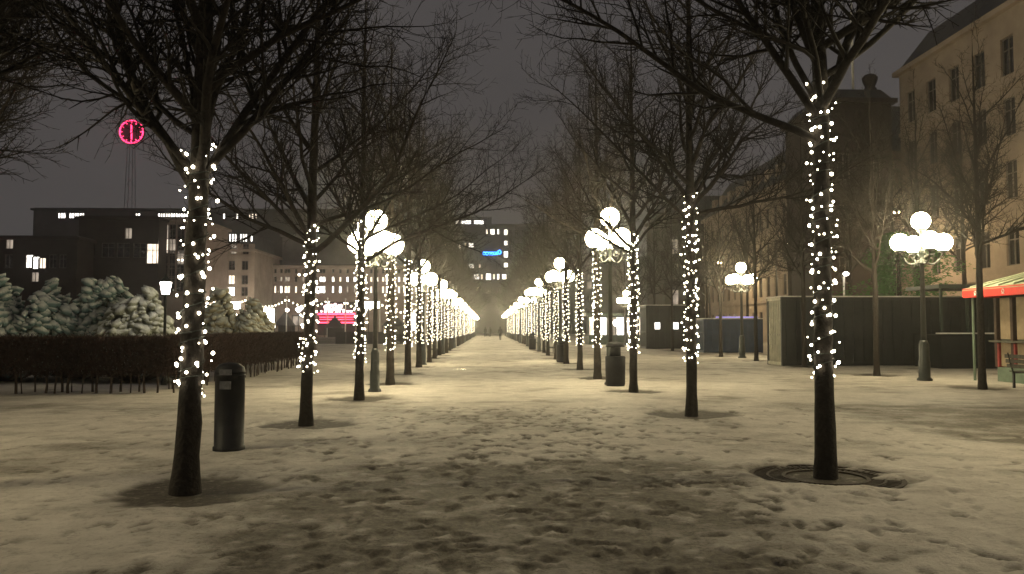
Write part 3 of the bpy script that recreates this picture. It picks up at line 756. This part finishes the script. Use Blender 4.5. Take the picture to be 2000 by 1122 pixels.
# dark brick corner house with lit gable windows
Y = 104; a0, a1 = bx(304, 384, Y); W = a1 - a0
wn_ = [(at(px, 600, Y).x - a0, zz(py, Y), .95, 1.9, l) for py, ls in ((468, (2, 3, 0, 0)), (496, (3, 2, 3, 0)), (519, (2, 0, 0, 3)), (545, (3, 0, 0, 0)), (570, (0, 3, 0, 0))) for px, l in zip((310, 321, 333, 350), ls)]
t, ro = building('brick_house', 'dim brick house with a few curtained lit windows behind the lantern', (a0, Y, 0), 0, W, 12, zz(432, Y), wn_, M['tan2'])
Y = 101; a0, a1 = bx(150, 303, Y); W = a1 - a0
wn_ = [(at(295, 600, Y).x - a0, zz(516, Y), 1.5, 2.5, 2), (at(247, 600, Y).x - a0, zz(468, Y), .9, 1.4, 3)] + [(at(px, 600, Y).x - a0, zz(504, Y), 1.6, 1.8, 0) for px in (170, 208, 238, 270)]
building('dark_building', 'near-black flat-roofed building between the shrubs and the brick house', (a0, Y, 0), 0, W, 13, zz(430, Y), wn_, M['dwall'])
Y = 97; a0, a1 = bx(-160, 148, Y); W = a1 - a0
wn_ = [(at(px, 600, Y).x - a0, zz(py, Y), .9, h, l) for px, py, h, l in ((54, 525, 1.6, 1), (67, 527, 1.5, 4), (79, 526, 1.3, 2), (66, 552, 1.2, 3), (14, 488, 1.2, 3), (14, 525, 1.6, 0), (-20, 525, 1.6, 0), (100, 525, 1.6, 0), (120, 525, 1.6, 0), (-60, 525, 1.6, 3))]
building('dark_building', 'near-black wide building behind the snowy shrub tinted for teal light', (a0, Y, 0), 0, W, 13, zz(470, Y), wn_, M['dwall'])
# far lit roof storeys
Y = 150; a0, a1 = bx(60, 660, Y); W = a1 - a0
wn_ = []
for px0, px1, st in ((108, 122, 5), (130, 160, 5), (260, 266, 5), (304, 372, 5), (388, 402, 6), (432, 440, 9), (458, 462, 9), (482, 500, 6)):
    px = px0
    while px < px1: wn_.append((at(px + 2, 600, Y).x - a0, zz(428, Y), .42, 1.0, RB.choice((4, 4, 1))  if px0 < 480 else 2)); px += st
building('roof_storey_block', 'far dark block with thin strips of lit attic windows above the roofs', (a0, Y, 0), 0, W, 14, zz(413, Y), wn_, M['dwall2'])
# red neon clock on a mast
c = at(257, 258, 165)
t = thing('clock_tower', 'red glowing neon clock ring high on a dark mast', 'clock', (c.x, c.y, 0))
b = MB(); 
for sx, sy in ((-1, -1), (1, -1), (1, 1), (-1, 1)): b.tube([(sx * 1.3, sy * 1.3, 0), (sx * .5, sy * .5, c.z - 2.4)], [.07, .05], 5)
for j in range(9): 
    z_ = 4 + j * 3.7; q = 1.3 - .8 * z_ / (c.z - 2.4)
    for sx, sy, ex_, ey in ((-1, -1, 1, -1), (1, -1, 1, 1), (1, 1, -1, 1), (-1, 1, -1, -1)): b.tube([(sx * q, sy * q, z_), (ex_ * q, ey * q, z_ + 1.8)], [.025, .025], 4)
b.build('mast', M['roofd'], t)
b = MB(); b.lathe([(2.45, 0), (2.45, .5)], 28); o = b.build('face', M['roofd'], t); o.rotation_euler = (PI / 2, 0, 0); o.location = (0, .7, c.z)
b = MB(); b.tube([(2.3 * math.cos(a), 0, 2.3 * math.sin(a)) for a in [q * 2 * PI / 40 for q in range(41)]], [.13] * 41, 6); o = b.build('ring', M['neon_clock'], t, True); o.location = (0, -.1, c.z)
for j in range(12):
    a = j * PI / 6; b = MB(); b.tube([(1.75 * math.cos(a), 0, 1.75 * math.sin(a)), (2.15 * math.cos(a), 0, 2.15 * math.sin(a))], [.09, .09], 5, True); o = b.build('hour_mark', M['neon_clock'], t); o.location = (0, -.1, c.z)
for a, l in ((PI / 2 + .02, 1.5), (-PI / 2 + .05, 1.6)):
    b = MB(); b.tube([(0, 0, 0), (l * math.cos(a), 0, l * math.sin(a))], [.17, .12], 6, True); o = b.build('hand', M['neon_clock'], t); o.location = (0, -.12, c.z)

# --- blocks along the street on the right (their fronts face the avenue)
def rows(W, dx, zrows, w, h, seed, p=.05): 
    R = random.Random(seed); o = []
    for z in zrows:
        x = 1.6
        while x < W - 1.2: o.append((x, z, w, h, R.choice((2, 3)) if R.random() < p else 0)); x += dx
    return o
W = 40; t, ro = building('stone_facade', 'tall pale stone facade with dark windows behind the kiosk', (32, 62.2, 0), -PI / 2, W, 14, 21.2, rows(W, 2.9, (1.2, 5.4, 9.5, 13.4, 17.2), 1.25, 2.4, 3), M['tan'], roofh=2.6, bands=((4.6, .3, .18), (16.4, .25, .15)))
for xx in (6, 17, 29):
    MB().box(xx, xx + 1.4, 4, 5.4, 21.6, 26.2).build('chimney', M['dwall'], t)
W = 48; t, ro = building('mansard_building', 'pale stone building with dark mansard roof farther down the street', (32, 120.5, 0), -PI / 2, W, 14, 17.2, rows(W, 2.6, (1.2, 5.2, 9.2, 13.0), 1.15, 2.3, 4, .03), M['tan'], roofh=5.0, bands=((4.5, .3, .18), (12.2, .25, .15)))
for j in range(12):
    MB().box(2 + j * 3.8, 3.3 + j * 3.8, .7, 3.2, 17.7, 20.2).build('dormer', M['tan'], t)
# dark corner block standing forward with urn and flagpole
t, ro = building('dark_corner_block', 'black silhouetted corner block carrying a flagpole and an urn', (26.2, 62, 0), 0, 5.0, 9, 19.0, [(1.2, z, 1.0, 2.1, 0) for z in (5, 9, 13)] + [(3.6, z, 1.0, 2.1, 0) for z in (5, 9, 13)], M['dwall'], roofh=.9)
b = MB(); b.lathe([(.5, 19.36), (.5, 20.5), (.35, 20.6), (.55, 21.1), (.6, 21.4), (.42, 21.6), (.15, 21.7)], 14, 3.95, 1.2); b.build('urn', M['dwall'], t, True)
fp = thing('flagpole', 'slim white flagpole on the black corner block', 'flagpole', (28.7, 63, 20.2)); b = MB(); b.lathe([(.10, 0), (.07, 11.5)], 10); b.build('pole', M['white'], fp, True)
b = MB(); b.sphere((0, 0, 11.6), .13, 10, 8); b.build('finial', M['white'], fp, True)
t, ro = building('far_street_block', 'dim brick block at the far end of the street past the mansard building', (27, 125, 0), 0, 18, 14, 19, rows(18, 2.6, (1.2, 5.2, 9.2, 13.0), 1.15, 2.3, 5, .25), M['dwall'], roofh=3)
# left/right infill at the end of the avenue
t, ro = building('end_block', 'dim block beside the office block, behind the container-side row', (at(1080, 600, 236).x, 236, 0), 0, 42, 14, 22, rows(42, 3.0, (1.5, 5.2, 9.0, 13.0, 17), 1.4, 2.0, 6, .12), M['dwall2'])

# tall street lamps along that street
def street_lamp(x, y, z, label, dirx=1):
    t = thing('street_lamp', label, 'street lamp', (x, y, 0), 0, 'tall street lamps along the stone facades')
    b = MB(); b.lathe([(.11, -.05), (.10, 1.2), (.06, z)], 10); b.build('pole', M['iron'], t, True)
    b = MB(); b.tube([(0, 0, z - .1), (dirx * .5, 0, z + .15), (dirx * 1.2, 0, z + .2)], [.05, .045, .04], 7); b.build('arm', M['iron'], t, True)
    b = MB(); b.lathe([(.06, .3), (.22, .16), (.27, .06), (.27, .02)], 14, dirx * 1.25, 0); hd = b.build('head', M['iron'], t, True); hd.location.z = z
    b = MB(); b.sphere((dirx * 1.25, 0, z + .02), .22, 14, 8, .6); b.build('lens', M['street_lens'], t, True)
street_lamp(26.6, 55, 9.5, 'tall street lamp before the pale stone facade')
street_lamp(26.6, 75, 9.5, 'tall street lamp just past the black corner block')
street_lamp(26.6, 98, 9.5, 'tall street lamp far along the mansard building')
street_lamp(26.6, 38, 9.5, 'tall street lamp beside the kiosk end of the stone facade')
# small bright post lamp above the container
p = at(1650, 642, 41); t = thing('post_lamp', 'small bright lamp on a pale post behind the black container', 'lamp', (p.x, p.y, 0))
b = MB(); b.lathe([(.06, -.05), (.045, 4.2)], 10); b.build('post', M['white'], t, True); b = MB(); b.sphere((.12, 0, 4.32), .14, 12, 8, .7); b.build('head', M['lantern'], t, True)

# ------------------------------------------------------------------ container, sheds, kiosk
def container(label, x0, x1, y0, y1, h, side, end, ribs=True):
    t = thing('container', label, 'container', (x0, y0, 0)); W = x1 - x0; D = y1 - y0
    MB().box(.06, W - .06, .06, D - .06, .1, h - .05).build('shell', side, t)
    for xx in (0, W - .12):
        for yy in (0, D - .12): MB().box(xx, xx + .12, yy, yy + .12, 0, h).build('corner_post', side, t)
    MB().box(.12, W - .12, 0, .1, .02, .16).build('bottom_rail', side, t); MB().box(.12, W - .12, 0, .1, h - .12, h).build('top_rail', side, t)
    MB().box(0, .1, .12, D - .12, .02, .16).build('end_sill', end, t); MB().box(0, .1, .12, D - .12, h - .12, h).build('end_header', end, t)
    n = max(6, int(W / .42))
    for j in range(n): 
        x = .2 + (W - .4) * j / n; MB().box(x, x + .2, .02, .058, .17, h - .13).build('side_rib', side, t)
    for j in range(7):
        y = .16 + (D - .34) * j / 7; MB().box(.0, .058, y, y + .10, .17, h - .13).build('end_rib', end, t)
    MB().box(.02, .056, .13, D - .13, 1.25, 1.33).build('lock_bar', M['iron'], t)
    b = MB(); b.box(-.02, W + .02, -.02, D + .02, h + .003, h + .055); b.build('snow_cover', M['snow'], t, bevel=.02)
    return t
container('long black container with ribbed end coloured pale for lamplight and snow on its roof', 12.1, 24.3, 33.6, 35.4, 2.85, M['cont'], M['cont_end_lit'])
container('low dark blue container with snow on its roof behind the outer lamp', at(1374, 642, 52).x, at(1490, 642, 52).x, 52, 54.4, 2.15, M['blue'], M['blue'])
t = container('dark blue booth with two small lit panels on its front', at(1262, 642, 62).x, at(1368, 642, 62).x, 62, 64.5, 3.3, M['cont'], M['cont'])
for px in (1284, 1320):
    MB().box(-.2, .2, -.03, -.004, 0, .5).build('lit_panel', M['white_lit'], t).location = (at(px, 642, 62).x - t.location.x, 0, 1.5 + .0)
v_ = thing('violet_strip_lamp', 'violet glowing strip light on the roof of the low blue container', 'strip light', (at(1442, 642, 52).x, 52.3, 2.21))
MB().box(-1.4, 1.4, -.05, .05, 0, .03).build('housing', M['iron'], v_); MB().box(-1.35, 1.35, -.06, .06, .033, .10).build('tube', M['violet'], v_)
# lit glass booth
c0 = at(1150, 642, 78).x; c1 = at(1258, 642, 78).x
t = thing('lit_booth', 'brightly lit glass booth between the hooded bin and the blue booth', 'booth', ((c0 + c1) / 2, 78, 0)); w = (c1 - c0) / 2
MB().box(-w, w, .1, 3, 0, .9).build('base', M['dgreen'], t); MB().box(-w - .3, w + .3, -.3, 3.2, 2.75, 3.0).build('roof', M['dgreen'], t)
for j in range(6):
    x = -w + 2 * w * j / 6; MB().box(x + .08, x + 2 * w / 6 - .08, .15, .2, .95, 2.6).build('pane', M['lit'][[1, 0, 2, 3, 1, 1][j]], t); MB().box(x - .06, x + .06, .05, .22, .9, 2.75).build('mullion', M['dgreen'], t)
MB().box(w - .06, w + .06, .05, .22, .9, 2.75).build('mullion', M['dgreen'], t)

# kiosk, seen from its long side
KX = 14.95; t = thing('kiosk', 'red-fronted kiosk with tan panels and a ribbed pale green roof', 'kiosk', (KX, 23.75, 0))
MB().box(.12, 4.0, -6.6, 0, .0, 2.5).build('core', M['dgreen'], t); MB().box(.0, .118, -6.6, .02, 0, .42).build('plinth', M['lgreen'], t)
for j in range(9):
    y = -.75 * (j + 1) + .12
    MB().box(.03, .115, y, y + .50, .45, 1.13).build('lower_panel', M['panel'], t); MB().box(.03, .115, y, y + .50, 1.24, 2.44).build('upper_panel', M['panel'], t)
    MB().box(-.02, .116, y + .53, y + .60, .43, 1.12).build('red_trim', M['redpost'], t); MB().box(-.02, .117, y + .605, y + .72, .425, 2.45).build('post', M['brown'], t)
MB().box(-.22, .02, -6.6, .05, 1.15, 1.20).build('ledge', M['wood'], t)
aw = MB(); aw.box(-.64, -.60, -7.0, .6, 2.47, 2.74); a_ = aw.build('awning_fascia', M['red'], t); MB().box(-.60, 4.5, .56, .6, 2.47, 2.74).build('awning_fascia', M['red'], t)
MB().box(-.648, -.642, -7.0, .6, 2.68, 2.705).build('gold_line', M['panel'], a_)
for y in (-.05, -1.35, -2.7, -4.0, -5.3):      # small white emblem: bulb over a bar
    e = MB(); e.box(-.648, -.642, y - .055, y + .055, 2.52, 2.535); e.tube([(-.645, y + .045 * math.cos(a), 2.595 + .05 * math.sin(a)) for a in [q * PI / 5 for q in range(11)]], [.012] * 11, 5); e.build('emblem', M['white'], a_)
r = MB(); r.v += [(-.6, .56, 2.75), (-.6, -7, 2.75), (4.5, -7, 2.75), (4.5, .56, 2.75), (1.9, -1.6, 3.6), (1.9, -4.6, 3.6)]; r.f += [(1, 0, 4, 5), (0, 3, 4), (3, 2, 5, 4), (2, 1, 5), (0, 1, 2, 3)]; ro = r.build('roof', M['roofg'], t)
for j in range(11):
    y = .3 - .68 * j; y2 = max(-4.6, min(-1.6, y)); MB().tube([(-.58, y, 2.78), (1.88, y2 , 3.62)], [.025, .025], 5).build('rib', M['roofg'], ro)
MB().tube([(-.45, .4, .0), (-.45, .4, 2.47)], [.04, .04], 8).build('awning_post', M['lgreen'], t)
# dark stall behind it
t = thing('market_stall', 'dark green stall with a pale counter edge behind the kiosk tree', 'stall', (17.5, 31.3, 0))
MB().box(0, 3.2, 0, 2, 0, 1.32).build('front', M['cont'], t); MB().box(-.15, 3.2, -.2, .1, 1.34, 1.39).build('counter', M['white'], t)
for x in (.02, 1.05, 2.4): MB().box(x, x + .09, .02, .11, 1.392, 3.1).build('post', M['dgreen'], t)
MB().box(-.2, 3.4, -.3, 2.2, 3.1, 3.25).build('roof', M['dgreen'], t)
# evergreen added behind the container to imitate a green glow of light
def evergreen(label, loc, h, w, seed):
    R = random.Random(seed); t = thing('green_glow_tree', label, 'tree', loc); b = MB()
    for i in range(9000):
        z = h * (.3 + .7 * R.random() ** 1.1); rr = w * math.sin(PI * min(1, (z / h - .24) / .78)) ** .6 * R.random() ** .45 + .05; a = R.uniform(0, 2 * PI); rr *= .75 + .9 * max(-.4, mn.noise(Vector((math.cos(a) * 1.6, math.sin(a) * 1.6, z * .9))))
        p = Vector((rr * math.cos(a) * (1 + .25 * math.sin(3 * a + z * 2)), rr * math.sin(a), z)); d = Vector((math.cos(a), math.sin(a), R.uniform(-.5, .6))).normalized(); s_ = R.uniform(.06, .15); o_ = d.orthogonal().normalized() * s_ * .3
        b.quad(p - o_, p + d * s_ - o_ * .3, p + d * s_ + o_ * .3, p + o_)
    stuff(b.build('crown', M['evergreen'], t)); MB().tube([(0, 0, -.1), (0, 0, h * .6), (0, 0, h * .9)], [.16, .10, .03], 8).build('trunk', M['bark'], t)
M['evergreen'] = mat('green_glow_foliage', (.055, .17, .04), .7, .4, 3)  # green glow beyond the outer lamp, put into this foliage colour
evergreen('added bushy evergreen imitating a green glow behind the black container beyond the outer lamp', (19.0, 37.4, 0), 6.0, 2.3, 3)
# benches
def bench(loc, rz, label):
    t = thing('park_bench', label, 'bench', loc, rz, 'dark park benches')
    for j in range(4): MB().box(-.85, .85, -.22 + j * .12, -.22 + j * .12 + .095, .42, .455).build('seat_slat', M['wood'], t)
    for j in range(3): MB().box(-.85, .85, .27 + j * .025, .30 + j * .025, .53 + j * .125, .63 + j * .125).build('back_slat', M['wood'], t)
    for x in (-.7, .66):
        MB().box(x, x + .05, -.2, -.15, -.03, .417).build('leg', M['iron'], t); MB().box(x, x + .05, .2, .25, -.03, .417).build('leg', M['iron'], t)
        MB().box(x, x + .05, -.22, .26, .385, .418).build('leg_rail', M['iron'], t); MB().tube([(x + .025, .24, .40), (x + .025, .37, .92)], [.022, .018], 6).build('back_support', M['iron'], t)
bench((13.85, 20.3, 0), PI / 2, 'dark slatted bench on the snow in front of the kiosk')
for k_, (s_, y) in enumerate([('L', 45.0), ('L', 59.8), ('L', 74.6), ('L', 84.6), ('R', 49.6), ('R', 65.7), ('R', 82.0)]):
    bench((LX - .25 if s_ == 'L' else RX + .25, y, 0), PI / 2 if s_ == 'L' else -PI / 2, 'dark bench between lit trees, %s along %s' % (ORD[k_ if s_ == 'L' else k_ - 4], ROW_L if s_ == 'L' else ROW_R))

# ------------------------------------------------------------------ the square on the left: steps, tents, festoons, red shop front
s0, s1 = at(585, 642, 84).x, at(712, 642, 84).x
t = thing('stone_steps', 'low grey stone steps leading up to the square', 'steps', ((s0 + s1) / 2, 84, 0)); w = (s1 - s0) / 2
for j in range(4): MB().box(-w, w, j * .4, 3, j * .16 - (.1 if j == 0 else -.003), (j + 1) * .16).build('step', M['granite'], t)
c0, c1 = at(655, 642, 80).x, at(800, 642, 80).x
t = thing('dark_barrier', 'long black barrier at the edge of the square behind the lamp post', 'barrier', ((c0 + c1) / 2, 80, 0)); w = (c1 - c0) / 2
for j in range(7): MB().box(-w + j * 2 * w / 7 + .02, -w + (j + 1) * 2 * w / 7 - .02, 0, .12, .05, 1.15).build('panel', M['iron'], t)
MB().box(-w, w, -.04, .16, 1.153, 1.23).build('rail', M['iron'], t)
def tent(px, Y, wpx, zt, label, m):
    c = at(px, 642, Y); w = wpx / F * Y / 2; t = thing('market_tent', label, 'tent', (c.x, Y, 0), 0, 'dark tents on the square'); h = zt * .55
    b = MB(); b.v += [(-w, -w, h), (w, -w, h), (w, w, h), (-w, w, h), (0, 0, zt)]; b.f += [(0, 1, 4), (1, 2, 4), (2, 3, 4), (3, 0, 4), (3, 2, 1, 0)]; b.build('canopy', m, t)
    for sx in (-1, 1):
        for sy in (-1, 1): MB().tube([(sx * w * .92, sy * w * .92, 0), (sx * w * .92, sy * w * .92, h)], [.05, .05], 6).build('pole', M['iron'], t)
    MB().box(-w * .9, w * .9, w * .7, w * .9, 0, h).build('back_sheet', m, t)
tent(556, 90, 34, 3.4, 'dark peaked tent at the end of the hedge', M['dwall2'])
tent(654, 88, 36, 2.9, 'dark low tent in front of the red shop sign', M['dwall2'])
tent(770, 95, 44, 3.3, 'dark tent between the lit trees past the first lamp post', M['dwall2'])
# lit shop windows and booths
def panel(px0, px1, py0, py1, Y, m, label, name='lit_shop_window'):
    a, b_ = at(px0, py1, Y), at(px1, py0, Y); t = thing(name, label, 'shop window', (a.x, Y, a.z), 0, 'lit shop windows at street level'); W, H = b_.x - a.x, b_.z - a.z
    MB().box(0, W, 0, .05, 0, H).build('pane', m, t); e = .12
    MB().box(-e, 0, -.05, .1, -e, H + e).build('frame', M['iron'], t); MB().box(W, W + e, -.05, .1, -e, H + e).build('frame', M['iron'], t)
    MB().box(0.002, W - .002, -.05, .1, H + .002, H + e).build('frame', M['iron'], t); MB().box(.002, W - .002, -.05, .1, -e, -.002).build('frame', M['iron'], t)
    MB().box(W / 2 - .04, W / 2 + .04, -.04, -.002, .002, H - .002).build('mullion', M['iron'], t)
panel(500, 536, 604, 632, 112, M['shop'], 'warm shop window under the pale stone corner')
panel(508, 538, 634, 641, 108, M['lit'][3], 'thin bright counter light below the shop windows')
panel(572, 594, 618, 636, 110, M['lit'][2], 'dim shop window beside the dark peaked tent')
panel(712, 742, 590, 602, 112, M['shop'], 'white lit shop band behind the first hedge-side lamp')
panel(796, 812, 612, 646, 100, M['white_lit'], 'tall white lit advertising column between the lit trees', 'lit_column')
panel(402, 470, 590, 604, 110, M['shop'], 'warm ground floor windows under the pale stone building')
# red shop front
a, b_ = at(620, 634, 114), at(694, 590, 114); W, H = b_.x - a.x, b_.z - a.z
t = thing('red_shop_sign', 'glowing red shop front sign with pale lettering across the square', 'sign', (a.x, 114, a.z)); k = 114 / F
MB().box(0, W, .1, .4, -1.5, H).build('backing', M['dwall2'], t)
MB().box(.0, W, .0, .09, H * .42, H * .50).build('red_band', M['neon_red'], t)
MB().box(W * .02, W * .98, .02, .09, H * .05, H * .11).build('red_band', M['neon_red'], t)
for z_ in (.2, .3): MB().box(W * .05, W * .95, .03, .09, H * z_, H * (z_ + .035)).build('red_tube', M['neon_red'], t)
R_ = random.Random(4); x = W * .18
while x < W * .62: 
    w_ = R_.uniform(.25, .5); m_ = MB(); m_.tube([(x + w_ / 2 + w_ / 2 * math.cos(q), 0, H * .74 + R_.uniform(-.1, .25) + .35 * math.sin(q)) for q in [i * PI / 5 for i in range(10)]], [.09] * 10, 5); m_.build('letter', M['neon_pink'], t); x += w_ + .05
x = W * .08
while x < W * .93:
    w_ = R_.uniform(.18, .42); MB().box(x, x + w_, -.02, .05, H * .54, H * .60 + R_.uniform(0, .18)).build('letter', M['neon_pink'], t); x += w_ + R_.uniform(.1, .35)
# festoons
BF = star_bulb_mesh(.085); BF.materials.append(M['bulb_far'])
def festoon(p0, p1, sag, n, label):
    t = thing('festoon_string', label, 'festoon lights', (0, 0, 0), 0, 'festoon lights strung over the square'); c = []
    t.location = p0
    for i in range(n * 2 + 1):
        f = i / (n * 2); q = (p1 - p0) * f; c.append((q.x, q.y, q.z - sag * 4 * f * (1 - f)))
    b = MB(); b.tube(c, [.012] * len(c), 3); b.build('cable', M['cable'], t)
    for i in range(1, n * 2, 2):
        o = obj('bulb', BF, None, t); o.location = (c[i][0], c[i][1], c[i][2] - .1)
def fpole(p, lab):
    t = thing('festoon_pole', lab, 'pole', (p.x, p.y, 0), 0, 'festoon poles on the square')
    b = MB(); b.lathe([(.07, -.05), (.05, p.z + .1)], 8); b.build('shaft', M['white'], t, True); MB().lathe([(.15, 0), (.15, .06)], 10).build('foot', M['iron'], t)
    MB().sphere((0, 0, p.z + .16), .09, 8, 6).build('finial', M['white'], t)
pp = [at(px, py, Y_) for px, py, Y_ in ((370, 578, 78), (482, 584, 82), (560, 583, 88), (640, 586, 92), (675, 588, 86), (742, 592, 84), (830, 598, 88))]
for p, w_ in zip(pp, ('behind the thick lit tree', 'behind the low creamy shrub', 'beside the dark peaked tent', 'before the red sign', 'at the far edge of the red sign', 'behind the black barrier', 'nearest the lit avenue')): fpole(p, 'thin pale pole carrying festoon lights ' + w_)
names = ['nearest the hedge', 'over the dark peaked tent', 'between peaked tent and red sign', 'in front of the red sign', 'behind the first lamp post', 'reaching towards the avenue']
for i in range(6): festoon(pp[i], pp[i + 1], .75, [18, 12, 10, 8, 9, 10][i], 'string of white festoon bulbs over the square, ' + names[i])
festoon(at(392, 606, 76), at(520, 600, 80), .5, 16, 'lower string of white festoon bulbs just above the snowy shrub')
def globe_light(px, py, Y_, r, label):
    p = at(px, py, Y_); t = thing('globe_lamp', label, 'lamp', (p.x, Y_, 0), 0, 'small round lamps on the square')
    b = MB(); b.lathe([(.06, -.05), (.04, p.z - r)], 8); b.build('post', M['iron'], t, True); b = MB(); b.sphere((0, 0, p.z), r, 14, 10); b.build('globe', M['lantern'], t, True)
for n, (px, py, Y_, r) in enumerate(((526, 605, 88, .22), (561, 606, 92, .2), (583, 605, 86, .27), (720, 597, 90, .3), (1204, 631, 72, .3), (1164, 597, 70, .32))):
    globe_light(px, py, Y_, r, ['small round lamp above the warm shop window', 'small round lamp over the dark peaked tent', 'larger round lamp between the dark peaked tent and the red sign', 'round lamp just behind the first hedge-side lamp post', 'low round lamp glowing in front of the lit booth', 'round lamp above the booth behind the hooded bin'][n])

# ------------------------------------------------------------------ people far down the avenue
def person(loc, rz, label, coat, stride, seed):
    J = [(0, 0, .95), (0, 0, 1.2), (0, 0, 1.42), (0, 0, 1.52), (0, .01, 1.63), (0, .01, 1.74),
         (.20, 0, 1.40), (.25, -.04 * stride, 1.13), (.23, .10, .90), (-.20, 0, 1.40), (-.25, .04 * stride, 1.13), (-.23, .12, .90),
         (.09, 0, .90), (.10, .10 * stride, .50), (.10, .12 * stride, .08), (.10, .12 * stride + .14, .03), (-.09, 0, .90), (-.10, -.04 * stride, .50), (-.10, -.26 * stride, .10), (-.10, -.26 * stride + .14, .04)]
    E = [(0, 1), (1, 2), (2, 3), (3, 4), (4, 5), (2, 6), (6, 7), (7, 8), (2, 9), (9, 10), (10, 11), (0, 12), (12, 13), (13, 14), (14, 15), (0, 16), (16, 17), (17, 18), (18, 19)]
    Rd = [.17, .17, .16, .07, .10, .085, .085, .065, .045, .085, .065, .045, .11, .08, .055, .045, .11, .08, .055, .045]
    me = bpy.data.meshes.new('body'); me.from_pydata(J, E, []); t = thing('person', label, 'person', loc, rz, 'people walking on the avenue')
    o = obj('body', me, coat, t); sk = o.modifiers.new('skin', 'SKIN'); o.modifiers.new('sub', 'SUBSURF').levels = 1
    o.modifiers['sub'].render_levels = 2
    for i, v in enumerate(me.skin_vertices[0].data): v.radius = (Rd[i], Rd[i] * .82); v.use_root = (i == 0)
    b = MB(); b.sphere((0, .0, 1.70), .112, 12, 8, .95); b.build('cap', M['cap'], t, True)
    b = MB(); b.lathe([(.20, .70), (.19, .95), (.185, 1.25), (.15, 1.43), (.08, 1.47)], 14); b.build('coat', coat, t, True)
M['cap'] = mat('dark_wool', (.02, .02, .025), .9, .3); M['coat'] = mat('dark_coat', (.025, .024, .026), .9, .3); M['coat2'] = mat('brown_coat', (.05, .04, .035), .9, .3)
person((at(977, 664, 108).x, 108, 0), .2, 'person in a dark coat walking alone down the avenue', M['coat'], 1, 1)
person((at(948, 655, 150).x, 150, 0), 2.9, 'person in a dark coat walking at the far end, beside the brown coat', M['coat'], .8, 2)
person((at(957, 655, 152).x, 152, 0), 3.1, 'person in a brown coat walking at the far end of the avenue', M['coat2'], -.9, 3)
person((at(1030, 668, 92).x, 92, 0), .4, 'person in a dark coat near the container-side benches', M['coat'], .5, 4)

# small plate of ice catching the light
p = gnd(897, 723); t = MB(); n = 18; R_ = random.Random(3); t.v = [(0, 0, .0)] + [(.30 * math.cos(2 * PI * k / n) * R_.uniform(.7, 1.2), .22 * math.sin(2 * PI * k / n) * R_.uniform(.7, 1.2), -.012) for k in range(n)]
t.f = [(0, 1 + k, 1 + (k + 1) % n) for k in range(n)]; M['ice'] = mat('wet_ice', (.55, .55, .55), .12, .1, 6, spec=.8)
o = t.build('ice_patch', M['ice']); o.location = (p.x, p.y, .035); tag(o, 'small glossy ice patch on the snow in the middle of the avenue', 'ice patch')

# ------------------------------------------------------------------ thin night haze
hz = MB(); hz.box(-140, 140, -45, 300, -1.2, 48)
m = bpy.data.materials.new('night_haze'); m.use_nodes = True; nt = m.node_tree; nt.nodes.clear()
ou = nt.nodes.new('ShaderNodeOutputMaterial'); pv = nt.nodes.new('ShaderNodeVolumePrincipled'); pv.inputs['Color'].default_value = (.95, .93, .9, 1); pv.inputs['Density'].default_value = HAZE_D; pv.inputs['Anisotropy'].default_value = .86
nt.links.new(pv.outputs['Volume'], ou.inputs['Volume'])
stuff(hz.build('haze', m))
